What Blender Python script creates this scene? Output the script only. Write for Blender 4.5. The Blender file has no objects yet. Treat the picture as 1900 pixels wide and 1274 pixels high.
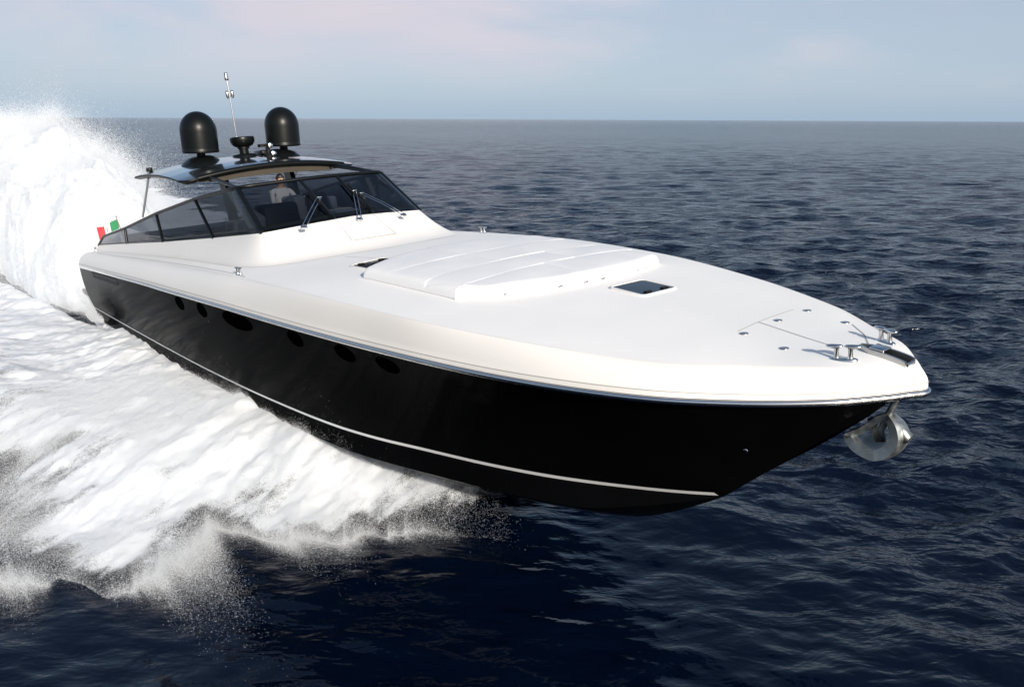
import bpy, bmesh, math, random
import numpy as np
from mathutils import Matrix, Vector
random.seed(7); RNG = np.random.default_rng(11)
S = bpy.context.scene
COL = S.collection

# ---------------------------------------------------------------- camera
CAM_H = 5.5
FPX = 1497.5
roll = math.atan(0.004494); pitch = math.atan((637 - 221.3) / FPX)
fw = Vector((0, math.cos(pitch), -math.sin(pitch))); up0 = Vector((0, math.sin(pitch), math.cos(pitch))); r0 = Vector((1, 0, 0))
rt = r0 * math.cos(roll) + up0 * math.sin(roll); up = up0 * math.cos(roll) - r0 * math.sin(roll)
cd = bpy.data.cameras.new('camera'); cam = bpy.data.objects.new('camera', cd); COL.objects.link(cam)
cd.sensor_fit = 'HORIZONTAL'; cd.sensor_width = 36; cd.lens = FPX * 36 / 1900; cd.clip_start = .1; cd.clip_end = 60000
M = Matrix((rt, up, -fw)).transposed().to_4x4(); M.translation = (0, 0, CAM_H); cam.matrix_world = M
S.camera = cam

# ---------------------------------------------------------------- sky, sun, exposure
SUN_EL = math.radians(23); SUN_AZ = Vector((0.438, -0.899))           # the sun stands ahead of the bow, low
W = bpy.data.worlds.new('World'); S.world = W; W.use_nodes = True
nt = W.node_tree; nt.nodes.clear(); N = nt.nodes; LK = nt.links
sky = N.new('ShaderNodeTexSky'); sky.sky_type = 'NISHITA'; sky.sun_disc = False
sky.sun_elevation = SUN_EL; sky.sun_rotation = math.atan2(SUN_AZ.x, SUN_AZ.y)
sky.air_density = 1.0; sky.dust_density = 1.6; sky.ozone_density = 1.5
tc = N.new('ShaderNodeTexCoord'); mp = N.new('ShaderNodeMapping'); mp.inputs['Scale'].default_value = (1.0, 1.0, 3.2)
mp.inputs['Rotation'].default_value = (0.10, 0.16, 0); mp.inputs['Location'].default_value = (2.6, 1.1, .5)
LK.new(tc.outputs['Generated'], mp.inputs['Vector'])
nz = N.new('ShaderNodeTexNoise'); nz.inputs['Scale'].default_value = 2.6; nz.inputs['Detail'].default_value = 7; nz.inputs['Roughness'].default_value = .52
nz.inputs['Distortion'].default_value = .35
LK.new(mp.outputs[0], nz.inputs['Vector'])
cr = N.new('ShaderNodeValToRGB'); cr.color_ramp.elements[0].position = .40; cr.color_ramp.elements[1].position = .68
cr.color_ramp.interpolation = 'EASE'
cr.color_ramp.elements[0].color = (0, 0, 0, 1); cr.color_ramp.elements[1].color = (1, 1, 1, 1)
LK.new(nz.outputs['Fac'], cr.inputs[0])
veil = N.new('ShaderNodeMixRGB'); veil.inputs['Fac'].default_value = .68; veil.inputs[2].default_value = (3.35, 4.25, 5.5, 1)   # thin high haze
sepz = N.new('ShaderNodeSeparateXYZ'); LK.new(tc.outputs['Generated'], sepz.inputs[0])
vz = N.new('ShaderNodeMapRange'); vz.inputs[1].default_value = .11; vz.inputs[2].default_value = .25; vz.inputs[3].default_value = .74; vz.inputs[4].default_value = .06
LK.new(sepz.outputs[2], vz.inputs[0]); LK.new(vz.outputs[0], veil.inputs['Fac'])
vc = N.new('ShaderNodeMapRange'); vc.inputs[1].default_value = 0; vc.inputs[2].default_value = .13; LK.new(sepz.outputs[2], vc.inputs[0])
vcol = N.new('ShaderNodeMixRGB'); vcol.inputs[1].default_value = (3.15, 4.25, 5.6, 1); vcol.inputs[2].default_value = (3.25, 3.7, 4.7, 1)
LK.new(vc.outputs[0], vcol.inputs[0]); LK.new(vcol.outputs[0], veil.inputs[2])
LK.new(sky.outputs[0], veil.inputs[1])
cl = N.new('ShaderNodeMixRGB'); cl.inputs[2].default_value = (5.0, 4.75, 5.3, 1)
cz = N.new('ShaderNodeMapRange'); cz.inputs[1].default_value = .015; cz.inputs[2].default_value = .10; LK.new(sepz.outputs[2], cz.inputs[0])
cm = N.new('ShaderNodeMath'); cm.operation = 'MULTIPLY'; LK.new(cr.outputs[0], cm.inputs[0]); LK.new(cz.outputs[0], cm.inputs[1])
cy_ = N.new('ShaderNodeMapRange'); cy_.inputs[1].default_value = .14; cy_.inputs[2].default_value = .27; cy_.inputs[3].default_value = 1; cy_.inputs[4].default_value = .05; LK.new(sepz.outputs[2], cy_.inputs[0])
cm2 = N.new('ShaderNodeMath'); cm2.operation = 'MULTIPLY'; LK.new(cm.outputs[0], cm2.inputs[0]); LK.new(cy_.outputs[0], cm2.inputs[1])
LK.new(cm2.outputs[0], cl.inputs['Fac']); LK.new(veil.outputs[0], cl.inputs[1])
bg = N.new('ShaderNodeBackground'); bg.inputs['Strength'].default_value = .1
LK.new(cl.outputs[0], bg.inputs['Color'])
wo = N.new('ShaderNodeOutputWorld'); LK.new(bg.outputs[0], wo.inputs['Surface'])
sl = bpy.data.lights.new('sun', 'SUN'); so = bpy.data.objects.new('sun', sl); COL.objects.link(so)
sl.energy = 3.9; sl.angle = math.radians(.6); sl.color = (1, .925, .83)
sd = Vector((SUN_AZ.x * math.cos(SUN_EL), SUN_AZ.y * math.cos(SUN_EL), math.sin(SUN_EL)))
so.rotation_euler = sd.to_track_quat('Z', 'Y').to_euler(); so.location = sd * 60
S.view_settings.view_transform = 'Standard'; S.view_settings.look = 'None'; S.view_settings.gamma = 1
S.view_settings.exposure = 0.48
S.cycles.max_bounces = 18; S.cycles.transparent_max_bounces = 24; S.cycles.diffuse_bounces = 6; S.cycles.volume_bounces = 0

# ---------------------------------------------------------------- helpers
def tag(o, label=None, cat=None, group=None, kind=None):
    if label: o['label'] = label
    if cat: o['category'] = cat
    if group: o['group'] = group
    if kind: o['kind'] = kind
    return o
def mesh_np(name, V, F, mat, parent=None, smooth=True, mats=None, midx=None):
    """one mesh object from arrays; F is an (n,3) or (n,4) array, or a list of such arrays"""
    Fs = F if isinstance(F, list) else [F]
    V = np.asarray(V, np.float32).reshape(-1, 3)
    me = bpy.data.meshes.new(name)
    me.vertices.add(len(V)); me.vertices.foreach_set('co', V.ravel())
    idx = np.concatenate([np.asarray(f, np.int32).ravel() for f in Fs]); cnt = np.concatenate([np.full(len(f), np.asarray(f).shape[1], np.int32) for f in Fs])
    st = np.concatenate([[0], np.cumsum(cnt)[:-1]]).astype(np.int32)
    me.loops.add(len(idx)); me.loops.foreach_set('vertex_index', idx)
    me.polygons.add(len(cnt)); me.polygons.foreach_set('loop_start', st); me.polygons.foreach_set('loop_total', cnt)
    if smooth: me.polygons.foreach_set('use_smooth', np.ones(len(cnt), bool))
    for m in (mats or [mat]): me.materials.append(m)
    if midx is not None: me.polygons.foreach_set('material_index', np.asarray(midx, np.int32))
    me.update(calc_edges=True); me.validate()
    o = bpy.data.objects.new(name, me); COL.objects.link(o)
    if parent: o.parent = parent
    return o
def gridF(nu, nv, cu=False, cv=False):
    i = np.arange(nu if cu else nu - 1); j = np.arange(nv if cv else nv - 1)
    I, J = np.meshgrid(i, j, indexing='ij'); I2 = (I + 1) % nu; J2 = (J + 1) % nv
    return np.stack([I * nv + J, I2 * nv + J, I2 * nv + J2, I * nv + J2], -1).reshape(-1, 4)
class MB:
    """collects pieces into one mesh"""
    def __init__(s): s.V = []; s.F4 = []; s.F3 = []; s.n = 0
    def add(s, V, F4=None, F3=None):
        V = np.asarray(V, float).reshape(-1, 3); s.V.append(V)
        if F4 is not None and len(F4): s.F4.append(np.asarray(F4) + s.n)
        if F3 is not None and len(F3): s.F3.append(np.asarray(F3) + s.n)
        s.n += len(V); return s
    def grid(s, P, cu=False, cv=False):
        P = np.asarray(P, float); return s.add(P, gridF(P.shape[0], P.shape[1], cu, cv))
    def tube(s, pts, r, n=10, cap=True, flat=None):
        pts = np.asarray(pts, float); m = len(pts); r = np.broadcast_to(np.asarray(r, float), (m,))
        T = np.gradient(pts, axis=0); T /= np.linalg.norm(T, axis=1, keepdims=True) + 1e-12
        ref = np.array([0, 0, 1.]) if abs(T[0, 2]) < .9 else np.array([1., 0, 0])
        R = []
        for t in T:
            a = ref - t * (ref @ t); a /= np.linalg.norm(a) + 1e-12; ref = a; R.append((a, np.cross(t, a)))
        an = np.linspace(0, 2 * np.pi, n, endpoint=False)
        fx, fy = flat or (1, 1)
        P = np.stack([pts[i] + r[i] * (np.cos(an)[:, None] * R[i][0] * fx + np.sin(an)[:, None] * R[i][1] * fy) for i in range(m)])
        s.grid(P, False, True)
        if cap:
            for i, o in ((0, 1), (m - 1, -1)):
                k = s.n; s.add(np.concatenate([P[i], pts[i:i + 1]]), None, [[j, (j + 1) % n, n][::o] for j in range(n)])
        return s
    def lathe(s, prof, c=(0, 0, 0), n=32, M=None):
        """prof: (radius, z) from bottom to top"""
        an = np.linspace(0, 2 * np.pi, n, endpoint=False); prof = np.asarray(prof, float)
        P = np.stack([np.stack([p[0] * np.cos(an), p[0] * np.sin(an), np.full(n, p[1])], -1) for p in prof])
        if M is not None: P = P @ np.asarray(M).T
        return s.grid(P + np.asarray(c, float), False, True)
    def box(s, c, sz, M=None, b=.01):
        """a box with chamfered edges"""
        h = np.asarray(sz, float) / 2; b = min(b, h.min() * .6)
        bm = bmesh.new(); bmesh.ops.create_cube(bm, size=2)
        for v in bm.verts: v.co = Vector((v.co.x * h[0], v.co.y * h[1], v.co.z * h[2]))
        bmesh.ops.bevel(bm, geom=list(bm.edges), offset=b, segments=2, profile=.5, affect='EDGES')
        bmesh.ops.triangulate(bm, faces=[f for f in bm.faces if len(f.verts) > 4])
        V = np.array([v.co[:] for v in bm.verts]); bm.verts.index_update()
        if M is not None: V = V @ np.asarray(M).T
        q = [[v.index for v in f.verts] for f in bm.faces]; bm.free()
        return s.add(V + np.asarray(c, float), [f for f in q if len(f) == 4], [f for f in q if len(f) == 3])
    def build(s, name, mat, parent=None, smooth=True, auto=None):
        F = [np.concatenate(f) for f in (s.F4, s.F3) if f]
        o = mesh_np(name, np.concatenate(s.V), F, mat, parent, smooth)
        if auto is not None: o.data.set_sharp_from_angle(angle=math.radians(auto))
        return o
def rotz(a): c, s_ = math.cos(a), math.sin(a); return np.array([[c, -s_, 0], [s_, c, 0], [0, 0, 1]])
def roty(a): c, s_ = math.cos(a), math.sin(a); return np.array([[c, 0, s_], [0, 1, 0], [-s_, 0, c]])
def rotx(a): c, s_ = math.cos(a), math.sin(a); return np.array([[1, 0, 0], [0, c, -s_], [0, s_, c]])

# ---------------------------------------------------------------- materials
def mat(name, col, rough=.5, metal=0., spec=.5, coat=0., ior=1.5, bump=None, var=None):
    m = bpy.data.materials.new(name); m.use_nodes = True; t = m.node_tree; b = t.nodes['Principled BSDF']
    b.inputs['Base Color'].default_value = (*col, 1); b.inputs['Roughness'].default_value = rough
    b.inputs['Metallic'].default_value = metal; b.inputs['Specular IOR Level'].default_value = spec; b.inputs['IOR'].default_value = ior
    b.inputs['Coat Weight'].default_value = coat; b.inputs['Coat Roughness'].default_value = .03
    co = t.nodes.new('ShaderNodeTexCoord')
    if var:      # (scale, amount): slight tonal wear
        n = t.nodes.new('ShaderNodeTexNoise'); n.inputs['Scale'].default_value = var[0]; n.inputs['Detail'].default_value = 5
        t.links.new(co.outputs['Object'], n.inputs['Vector'])
        mr = t.nodes.new('ShaderNodeMapRange'); mr.inputs[1].default_value = .3; mr.inputs[2].default_value = .7; mr.inputs[3].default_value = 1 - var[1]; mr.inputs[4].default_value = 1
        t.links.new(n.outputs['Fac'], mr.inputs[0])
        mx = t.nodes.new('ShaderNodeMixRGB'); mx.blend_type = 'MULTIPLY'; mx.inputs[0].default_value = 1; mx.inputs[1].default_value = (*col, 1)
        t.links.new(mr.outputs[0], mx.inputs[2]); t.links.new(mx.outputs[0], b.inputs['Base Color'])
        mr2 = t.nodes.new('ShaderNodeMapRange'); mr2.inputs[1].default_value = .3; mr2.inputs[2].default_value = .7; mr2.inputs[3].default_value = rough * .8; mr2.inputs[4].default_value = min(1, rough * 1.25)
        t.links.new(n.outputs['Fac'], mr2.inputs[0]); t.links.new(mr2.outputs[0], b.inputs['Roughness'])
    if bump:     # (scale, strength, distance)
        n = t.nodes.new('ShaderNodeTexNoise'); n.inputs['Scale'].default_value = bump[0]; n.inputs['Detail'].default_value = 3
        t.links.new(co.outputs['Object'], n.inputs['Vector'])
        bp = t.nodes.new('ShaderNodeBump'); bp.inputs['Strength'].default_value = bump[1]; bp.inputs['Distance'].default_value = bump[2]
        t.links.new(n.outputs['Fac'], bp.inputs['Height']); t.links.new(bp.outputs[0], b.inputs['Normal'])
    return m
MT = dict(
    hull=mat('black_hull_paint', (.0026, .0028, .0033), .10, spec=.07, ior=1.07, var=(1.3, .25), bump=(.9, .05, .02)),
    bottom=mat('bottom_paint', (.006, .006, .009), .3),
    white=mat('white_gelcoat', (.82, .795, .745), .38, var=(1.1, .04)),
    nonskid=mat('white_nonskid', (.845, .838, .81), .62, var=(.8, .035), bump=(160, .25, .003)),
    stripe=mat('white_stripe', (.75, .75, .74), .35),
    steel=mat('polished_steel', (.62, .62, .61), .16, metal=1),
    dullsteel=mat('brushed_steel', (.50, .50, .49), .34, metal=1, bump=(40, .1, .002)),
    black=mat('black_gelcoat', (.0035, .0045, .0045), .36, ior=1.32),
    htop=mat('dark_metallic_top', (.018, .021, .024), .16, coat=.8),
    rubber=mat('black_rubber', (.008, .008, .009), .55, ior=1.25),
    seam=mat('dark_seam', (.42, .41, .39), .7),
    tan=mat('tan_headliner', (.065, .054, .040), .7, var=(3, .1)),
    vinyl=mat('white_vinyl', (.82, .815, .80), .55, var=(2.5, .03), bump=(35, .12, .004)),
    grey=mat('grey_vinyl', (.16, .16, .165), .6), dark=mat('dark_vinyl', (.022, .023, .026), .5),
    beige=mat('beige_moulding', (.50, .48, .45), .5), smoke=mat('smoked_acrylic', (.012, .013, .015), .06, spec=.5, ior=1.25),
    pglass=mat('porthole_glass', (.0004, .0004, .0005), .05, spec=.02, ior=1.02),
    sole=mat('teak_sole', (.14, .085, .05), .6, var=(6, .3)),
    red=mat('flag_red', (.55, .04, .05), .75), green=mat('flag_green', (.02, .20, .08), .75), fwhite=mat('flag_white', (.8, .8, .78), .75),
    gold=mat('crest_gold', (.5, .33, .08), .6), cblue=mat('crest_blue', (.05, .12, .35), .6), pole=mat('varnished_pole', (.22, .06, .03), .4),
    shirt=mat('white_shirt', (.50, .50, .50), .8), skin=mat('skin', (.42, .24, .16), .5), hair=mat('dark_hair', (.015, .012, .010), .6), trousers=mat('navy_trousers', (.03, .035, .06), .8),
    lamp=mat('lens', (.9, .9, .92), .05, metal=1), anchor=mat('stainless_anchor', (.45, .47, .455), .45, metal=1, var=(14, .35)),
)
def tinted_glass(name, tint):
    m = bpy.data.materials.new(name); m.use_nodes = True; t = m.node_tree; t.nodes.clear()
    tr = t.nodes.new('ShaderNodeBsdfTransparent'); tr.inputs[0].default_value = (*tint, 1)
    gl = t.nodes.new('ShaderNodeBsdfGlossy'); gl.inputs['Roughness'].default_value = .02
    fr = t.nodes.new('ShaderNodeFresnel'); fr.inputs['IOR'].default_value = 1.42
    mx = t.nodes.new('ShaderNodeMixShader'); o = t.nodes.new('ShaderNodeOutputMaterial')
    t.links.new(fr.outputs[0], mx.inputs[0]); t.links.new(tr.outputs[0], mx.inputs[1]); t.links.new(gl.outputs[0], mx.inputs[2]); t.links.new(mx.outputs[0], o.inputs[0])
    return m
MT['glass'] = tinted_glass('tinted_glass', (.155, .17, .195))
# ---------------------------------------------------------------- hull lines (boat frame: x forward, y port, z up)
def pchip(xk, yk, x):
    xk = np.asarray(xk, float); yk = np.asarray(yk, float); x = np.asarray(x, float)
    h = np.diff(xk); dl = np.diff(yk) / h; m = np.zeros(len(xk))
    for i in range(1, len(xk) - 1):
        if dl[i - 1] * dl[i] > 0:
            w1 = 2 * h[i] + h[i - 1]; w2 = h[i] + 2 * h[i - 1]
            m[i] = (w1 + w2) / (w1 / dl[i - 1] + w2 / dl[i])
    m[0], m[-1] = dl[0], dl[-1]
    xc = np.clip(x, xk[0], xk[-1]); i = np.clip(np.searchsorted(xk, xc, side='right') - 1, 0, len(xk) - 2)
    t = (xc - xk[i]) / h[i]
    return ((2*t**3 - 3*t**2 + 1) * yk[i] + (t**3 - 2*t**2 + t) * h[i] * m[i] + (-2*t**3 + 3*t**2) * yk[i+1] + (t**3 - t**2) * h[i] * m[i+1])
KX = [0, 3, 6, 9, 12, 14.5, 17, 19, 20.3, 21.0, 21.5, 21.8, 21.93, 22.]
YR = np.array([2.494, 2.628, 2.723, 2.75, 2.694, 2.562, 2.307, 1.971, 1.600, 1.14, .69, .30, .11, .006])
ZR = [.013, .114, .195, .237, .224, .166, .077, .008, -.012, -.044, -.060, -.065, -.060, -.055]
YK = np.array([2.258, 2.326, 2.384, 2.424, 2.44, 2.42, 2.246, 1.835, 1.355, .842, .508, .19, .07, .003])
ZK = [.328, .422, .512, .584, .619, .595, .485, .334, .225, .189, .172, .138, .085, .022]
CROWN = .13
def rail_y(x): return np.sqrt(np.maximum(pchip(KX, YR**2, x), 0))
def rail_z(x): return pchip(KX, ZR, x)
def knu_y(x): return np.sqrt(np.maximum(pchip(KX, YK**2, x), 0))
def knu_z(x): return pchip(KX, ZK, x)
def deck_z(x, y):
    k = np.maximum(knu_y(x), .02)
    return knu_z(x) + CROWN * np.minimum(k, 2.4) / 2.4 * np.maximum(1 - (np.asarray(y) / k)**2, 0)
SX = [0, 4.5, 8.6, 11.3, 13.15, 14.5, 15.3, 16.4, 17.3, 18.15, 19.15, 19.6, 19.9]
SY = [2.33, 2.31, 2.27, 2.19, 2.08, 1.95, 1.81, 1.52, 1.27, .97, .48, .21, .0]
def strp_z(x): return -1.23 - .0216 * np.asarray(x)
def strp_y(x): return np.where(np.asarray(x) >= 19.9, 0, pchip(SX, SY, x))
STX = [0, 8, 13, 15.7, 17.2, 17.77, 18.55, 19.09, 19.5, 19.9, 20.29, 20.68, 21.03, 21.35, 21.52, 21.69, 21.87, 22.]
STZ = [-2.62, -2.8, -2.93, -2.86, -2.66, -2.55, -2.35, -2.12, -1.9, -1.66, -1.35, -1.05, -.79, -.53, -.39, -.23, -.12, -.06]
def stem_z(x): return pchip(STX, STZ, x)
def side_pt(x, v):
    """topside point, v = 0 at the rail, 1 at the stripe (or the stem)"""
    x = np.asarray(x, float)
    y0, z0 = rail_y(x), rail_z(x)
    low = x >= 19.9
    y1 = np.where(low, 0, strp_y(x)); z1 = np.where(low, np.minimum(stem_z(x), z0 - .004), strp_z(x))
    b = np.interp(x, [0, 10, 15, 18, 20, 21.5, 22], [.05, .05, .0, -.06, .0, .04, 0])
    b = b + np.interp(x, [17, 19.5, 21, 22], [0, .10, .10, 0]) * (v * v)
    return y0 + (y1 - y0) * v + b * np.sin(np.pi * v), z0 + (z1 - z0) * v

# ---------------------------------------------------------------- the pose of the boat on the water
PSI, TAU, HEEL = math.radians(-52.1627), math.radians(4.5556), math.radians(3.4030)
BOAT = Matrix.Translation((-10.0390, 23.6342, CAM_H - 3.8187)) @ Matrix.Rotation(PSI, 4, 'Z') @ Matrix.Rotation(-TAU, 4, 'Y') @ Matrix.Rotation(HEEL, 4, 'X')
BM = np.array(BOAT)
def on_boat(name, loc=(0, 0, 0)):
    o = bpy.data.objects.new(name, None); COL.objects.link(o); o.empty_display_size = .3
    o.matrix_world = BOAT @ Matrix.Translation(loc); return o
yacht = on_boat('motor_yacht')
tag(yacht, 'black hulled open motor yacht with white foredeck speeding over the sea', 'yacht')
def part(name, parent=yacht):          # an empty that gathers the pieces of one part
    o = bpy.data.objects.new(name, None); COL.objects.link(o); o.parent = parent; o.empty_display_size = .1; return o

# ---- hull: topsides, bottom, transom
xs = np.unique(np.concatenate([np.linspace(0, 16, 65), np.linspace(16, 20.5, 46), np.linspace(20.5, 21.6, 34), np.linspace(21.6, 21.9, 26), np.linspace(21.9, 21.998, 24)]))
vs = np.linspace(0, 1, 17)
rows = []
for v in vs:
    y, z = side_pt(xs, v); rows.append(np.stack([xs, y, z], -1))
top = np.stack(rows, 1)                                     # [x, v, 3] port
xb = np.unique(np.concatenate([xs[xs < 19.85], [19.86, 19.895]]))
ys_, zs_ = strp_y(xb), strp_z(xb); zk_ = stem_z(xb)
dz = np.maximum(zs_ - zk_, .004)
ch = np.minimum(.34, dz * .45)
bot = []
for f, g in ((0, 0), (.5, 0), (1, 0), (1, .02), (1, .2), (1, .45), (1, .7), (1, .9), (1, 1)):
    if g == 0:
        bot.append(np.stack([xb, ys_ - .05 * f * np.minimum(1, ys_), zs_ - ch * f], -1))
    else:
        yc = ys_ - .05 * np.minimum(1, ys_); zc = zs_ - ch
        bot.append(np.stack([xb, yc * (1 - g), zc + (zk_ - zc) * (g ** .9)], -1))
bot = np.stack(bot, 1)
hb = MB()
for sg in (1, -1):
    P = top.copy(); P[..., 1] *= sg; hb.grid(P if sg > 0 else P[::-1])
    P = bot.copy(); P[..., 1] *= sg; hb.grid(P if sg > 0 else P[::-1])
tr = np.concatenate([top[0], bot[0][1:]]); k = len(tr)
tp = np.stack([tr, tr * [1, -1, 1]], 1); hb.grid(tp)
hull = hb.build('hull', MT['hull'], yacht, auto=32)
# boot stripe: a painted band a few mm proud of the topsides
xt = np.concatenate([np.linspace(0, 17, 90), np.linspace(17.1, 19.86, 60)])
for sg in (-1, 1):
    wv = np.interp(xt, [0, 12, 17, 19.86], [.042, .046, .052, .06])
    q = []
    for w in (0, .35, .65, 1):
        zz_ = strp_z(xt) + .01 + wv * w
        v = (rail_z(xt) - zz_) / (rail_z(xt) - strp_z(xt)); y, z = side_pt(xt, v)
        q.append(np.stack([xt, sg * (y + .006), z], -1))
    mesh_np('boot_stripe', np.stack(q, 1), gridF(len(xt), 4), MT['stripe'], hull)
# rub rail: stainless half round on a white moulding, all along the sheer
xr = np.concatenate([np.linspace(0, 20.4, 120), np.linspace(20.42, 21.6, 40), np.linspace(21.61, 21.9, 30), np.linspace(21.905, 21.999, 30)])
ry, rz = rail_y(xr), rail_z(xr)
half = np.stack([xr, ry, rz], -1); full = np.concatenate([half * [1, -1, 1], half[::-1]])
T = np.gradient(full, axis=0); T[:, 2] = 0; T /= np.linalg.norm(T, axis=1, keepdims=True) + 1e-9
OUT = np.stack([T[:, 1], -T[:, 0], 0 * T[:, 0]], -1)           # stbd first, running forward: outward is to the right
def swept(prof):
    return np.stack([full + OUT * p[0] + np.array([0, 0, p[1]]) for p in prof], 1)
an = np.linspace(-np.pi / 2, np.pi / 2, 8)
mesh_np('rub_rail', swept([(-.02, -.062)] + [(.003 + .025 * math.cos(a), -.030 + .030 * math.sin(a)) for a in an] + [(-.02, .002)]), gridF(len(full), 10), MT['steel'], yacht)

# ---- deck: rim, side decks and crowned foredeck in one moulding
xd = np.unique(np.concatenate([np.linspace(0, 20.4, 103), np.linspace(20.4, 21.6, 40), np.linspace(21.6, 21.9, 30), np.linspace(21.9, 21.997, 24)]))
def deck_section(x):
    ry, rz, ky, kz = float(rail_y(x)), float(rail_z(x)), float(knu_y(x)), float(knu_z(x))
    pts = [(ry + .004, rz + .004), (ry + .004, rz + .05), (ry - .005, rz + .075)]
    a, b = (ry - .005, rz + .075), (ky, kz)
    q = float(np.interp(x, [0, 12, 18], [1, .9, 0]))
    m = ((a[0] + b[0]) / 2 + (.11 + .06 * q) * (a[0] - b[0]), (a[1] + b[1]) / 2 + (.20 + .14 * q) * max(b[1] - a[1], .05))
    for t in (.12, .25, .4, .55, .7, .82, .92, 1.0):
        pts.append(((1 - t)**2 * a[0] + 2 * t * (1 - t) * m[0] + t * t * b[0], (1 - t)**2 * a[1] + 2 * t * (1 - t) * m[1] + t * t * b[1]))
    for f in (.985, .96, .92, .86, .80, .72, .6, .48, .36, .24, .12, 0):
        pts.append((ky * f, float(deck_z(x, ky * f)))) 
    return pts
D = np.array([[(x, p[0], p[1]) for p in deck_section(x)] for x in xd])
nd = D.shape[1]
DD = np.concatenate([D * [1, -1, 1], D[:, ::-1][:, 1:]], 1)
F = gridF(len(xd), DD.shape[1])
cen = DD.reshape(-1, 3)[F].mean(1)
keep = ~((cen[:, 0] > .7) & (cen[:, 0] < 12.2) & (np.abs(cen[:, 1]) < 1.80))
jj = np.tile(np.arange(DD.shape[1] - 1), len(xd) - 1)
isdeck = ((jj >= 11) & (jj < DD.shape[1] - 12)).astype(int)
nD = DD.shape[1]; b0 = (len(xd) - 1) * nD; tip = np.array([[b0 + j, b0 + j + 1, b0 + nD - 2 - j, b0 + nD - 1 - j] for j in range(nD // 2 - 1)])
deck = mesh_np('deck', DD.reshape(-1, 3), np.concatenate([F[keep], tip]), None, yacht, mats=[MT['white'], MT['nonskid']], midx=np.concatenate([isdeck[keep], np.zeros(len(tip), int)])); deck.data.set_sharp_from_angle(angle=math.radians(26))
# fine groove along the rim
half = []
mesh_np('rim_groove', np.stack([full + OUT * .0075 + np.array([0, 0, z]) for z in (.052, .060)], 1), gridF(len(full), 2), MT['seam'], deck)
def deck_line(pts, w=.009, up_=.004, n=24, m='seam'):
    pts = np.asarray(pts, float); t = np.linspace(0, 1, n); P = np.stack([np.interp(t, np.linspace(0, 1, len(pts)), pts[:, i]) for i in (0, 1)], -1)
    d = np.gradient(P, axis=0); d /= np.linalg.norm(d, axis=1, keepdims=True); nn = np.stack([-d[:, 1], d[:, 0]], -1) * w / 2
    A, B = P + nn, P - nn
    z = lambda q: deck_z(q[:, 0], q[:, 1]) + up_
    return mesh_np('deck_seam', np.stack([np.column_stack([A, z(A)]), np.column_stack([B, z(B)])], 1), gridF(n, 2), MT[m], deck)
deck_line([(20.37, -.31), (20.325, .077), (20.267, .75)]); deck_line([(20.325, .07), (21.19, -.09)], .010); deck_line([(20.93, .72), (21.2, .45), (21.40, .17)], .010)
deck_line([(12.75, -2.36), (12.95, -2.36)], .02); deck_line([(13.4, -.9), (14.1, -.75)], .01)
for sg in (-1, 1): deck_line([(1.2, sg * 2.20), (4, sg * 2.30), (8, sg * 2.34), (12.4, sg * 2.34)], .014)

# ---- coaming and cowl under the windscreen
UK = [0, 1, 2, 3, 4, 5, 5.5]
def curve(kx, ky, kz, n=260, sm=.16):
    u = np.linspace(0, 11, n * 2 + 1)
    uu = np.where(u <= 5.5, u, 11 - u); sg = np.where(u <= 5.5, -1, 1)
    X = np.interp(uu, UK, kx); Y = np.interp(uu, UK, ky) * sg; Z = np.interp(uu, UK, kz)
    P = np.stack([X, Y, Z], -1); w = int(sm / (u[1] - u[0])); k = np.ones(2 * w + 1) / (2 * w + 1)
    for _ in range(2):
        Q = np.concatenate([2 * P[0] - P[1:w + 1][::-1], P, 2 * P[-1] - P[-w - 1:-1][::-1]])
        P = np.stack([np.convolve(Q[:, i], k, 'valid') for i in range(3)], -1)
    return u, P
U, GB = curve([0, 3.1, 6.12, 9.44, 11.86, 12.13, 12.14], [1.9, 1.81, 1.72, 1.62, 1.60, .336, 0], [.489, .645, .79, .985, 1.142, 1.225, 1.236])
_, GT = curve([.75, 3.0, 5.79, 8.45, 10.70, 10.84, 10.85], [1.872, 1.78, 1.66, 1.55, 1.49, .34, 0], [.76, 1.02, 1.41, 1.71, 1.89, 1.92, 1.925])
_, CB = curve([-.05, 3.1, 6.1, 9.3, 12.70, 13.32, 13.36], [2.03, 2.07, 2.09, 2.10, 2.12, .40, 0], [0] * 7, sm=.3)
CB[:, 2] = deck_z(np.maximum(CB[:, 0], 0), CB[:, 1]) + .004
vv = np.linspace(0, 1, 15)[:, None, None]
hw = vv; zw = vv ** 1.55
CW = np.concatenate([CB[None, :, :2] + (GB[None, :, :2] - CB[None, :, :2]) * hw, CB[None, :, 2:] + (GB[None, :, 2:] - CB[None, :, 2:]) * zw], -1)
inner = GB.copy(); cdir = np.stack([np.interp(U, [0, 4, 5.5, 7, 11], [0, -.10, -.16, -.10, 0]), np.interp(U, [0, 4.6, 5.5, 6.4, 11], [.13, .10, 0, -.10, -.13])], -1)
inner[:, :2] += cdir; inner[:, 2] -= .01
floor_edge = inner.copy(); floor_edge[:, 2] = .22; floor_edge[:, :2] *= np.array([.97, .93])
CW = np.concatenate([CW, inner[None], floor_edge[None]])
cw = MB().grid(CW)
e0 = CW[:, 0]; e1 = CW[:, -1]
cw.grid(np.stack([e0[-3:], e1[-3:]], 1))
coaming = cw.build('coaming', MT['white'], yacht, auto=38)
def on_cowl(u, v):
    i = np.argmin(abs(U - u)); a, b = CB[i], GB[i]
    return np.array([a[0] + (b[0] - a[0]) * v, a[1] + (b[1] - a[1]) * v, a[2] + (b[2] - a[2]) * v ** 1.55])
mbs = MB()
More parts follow.
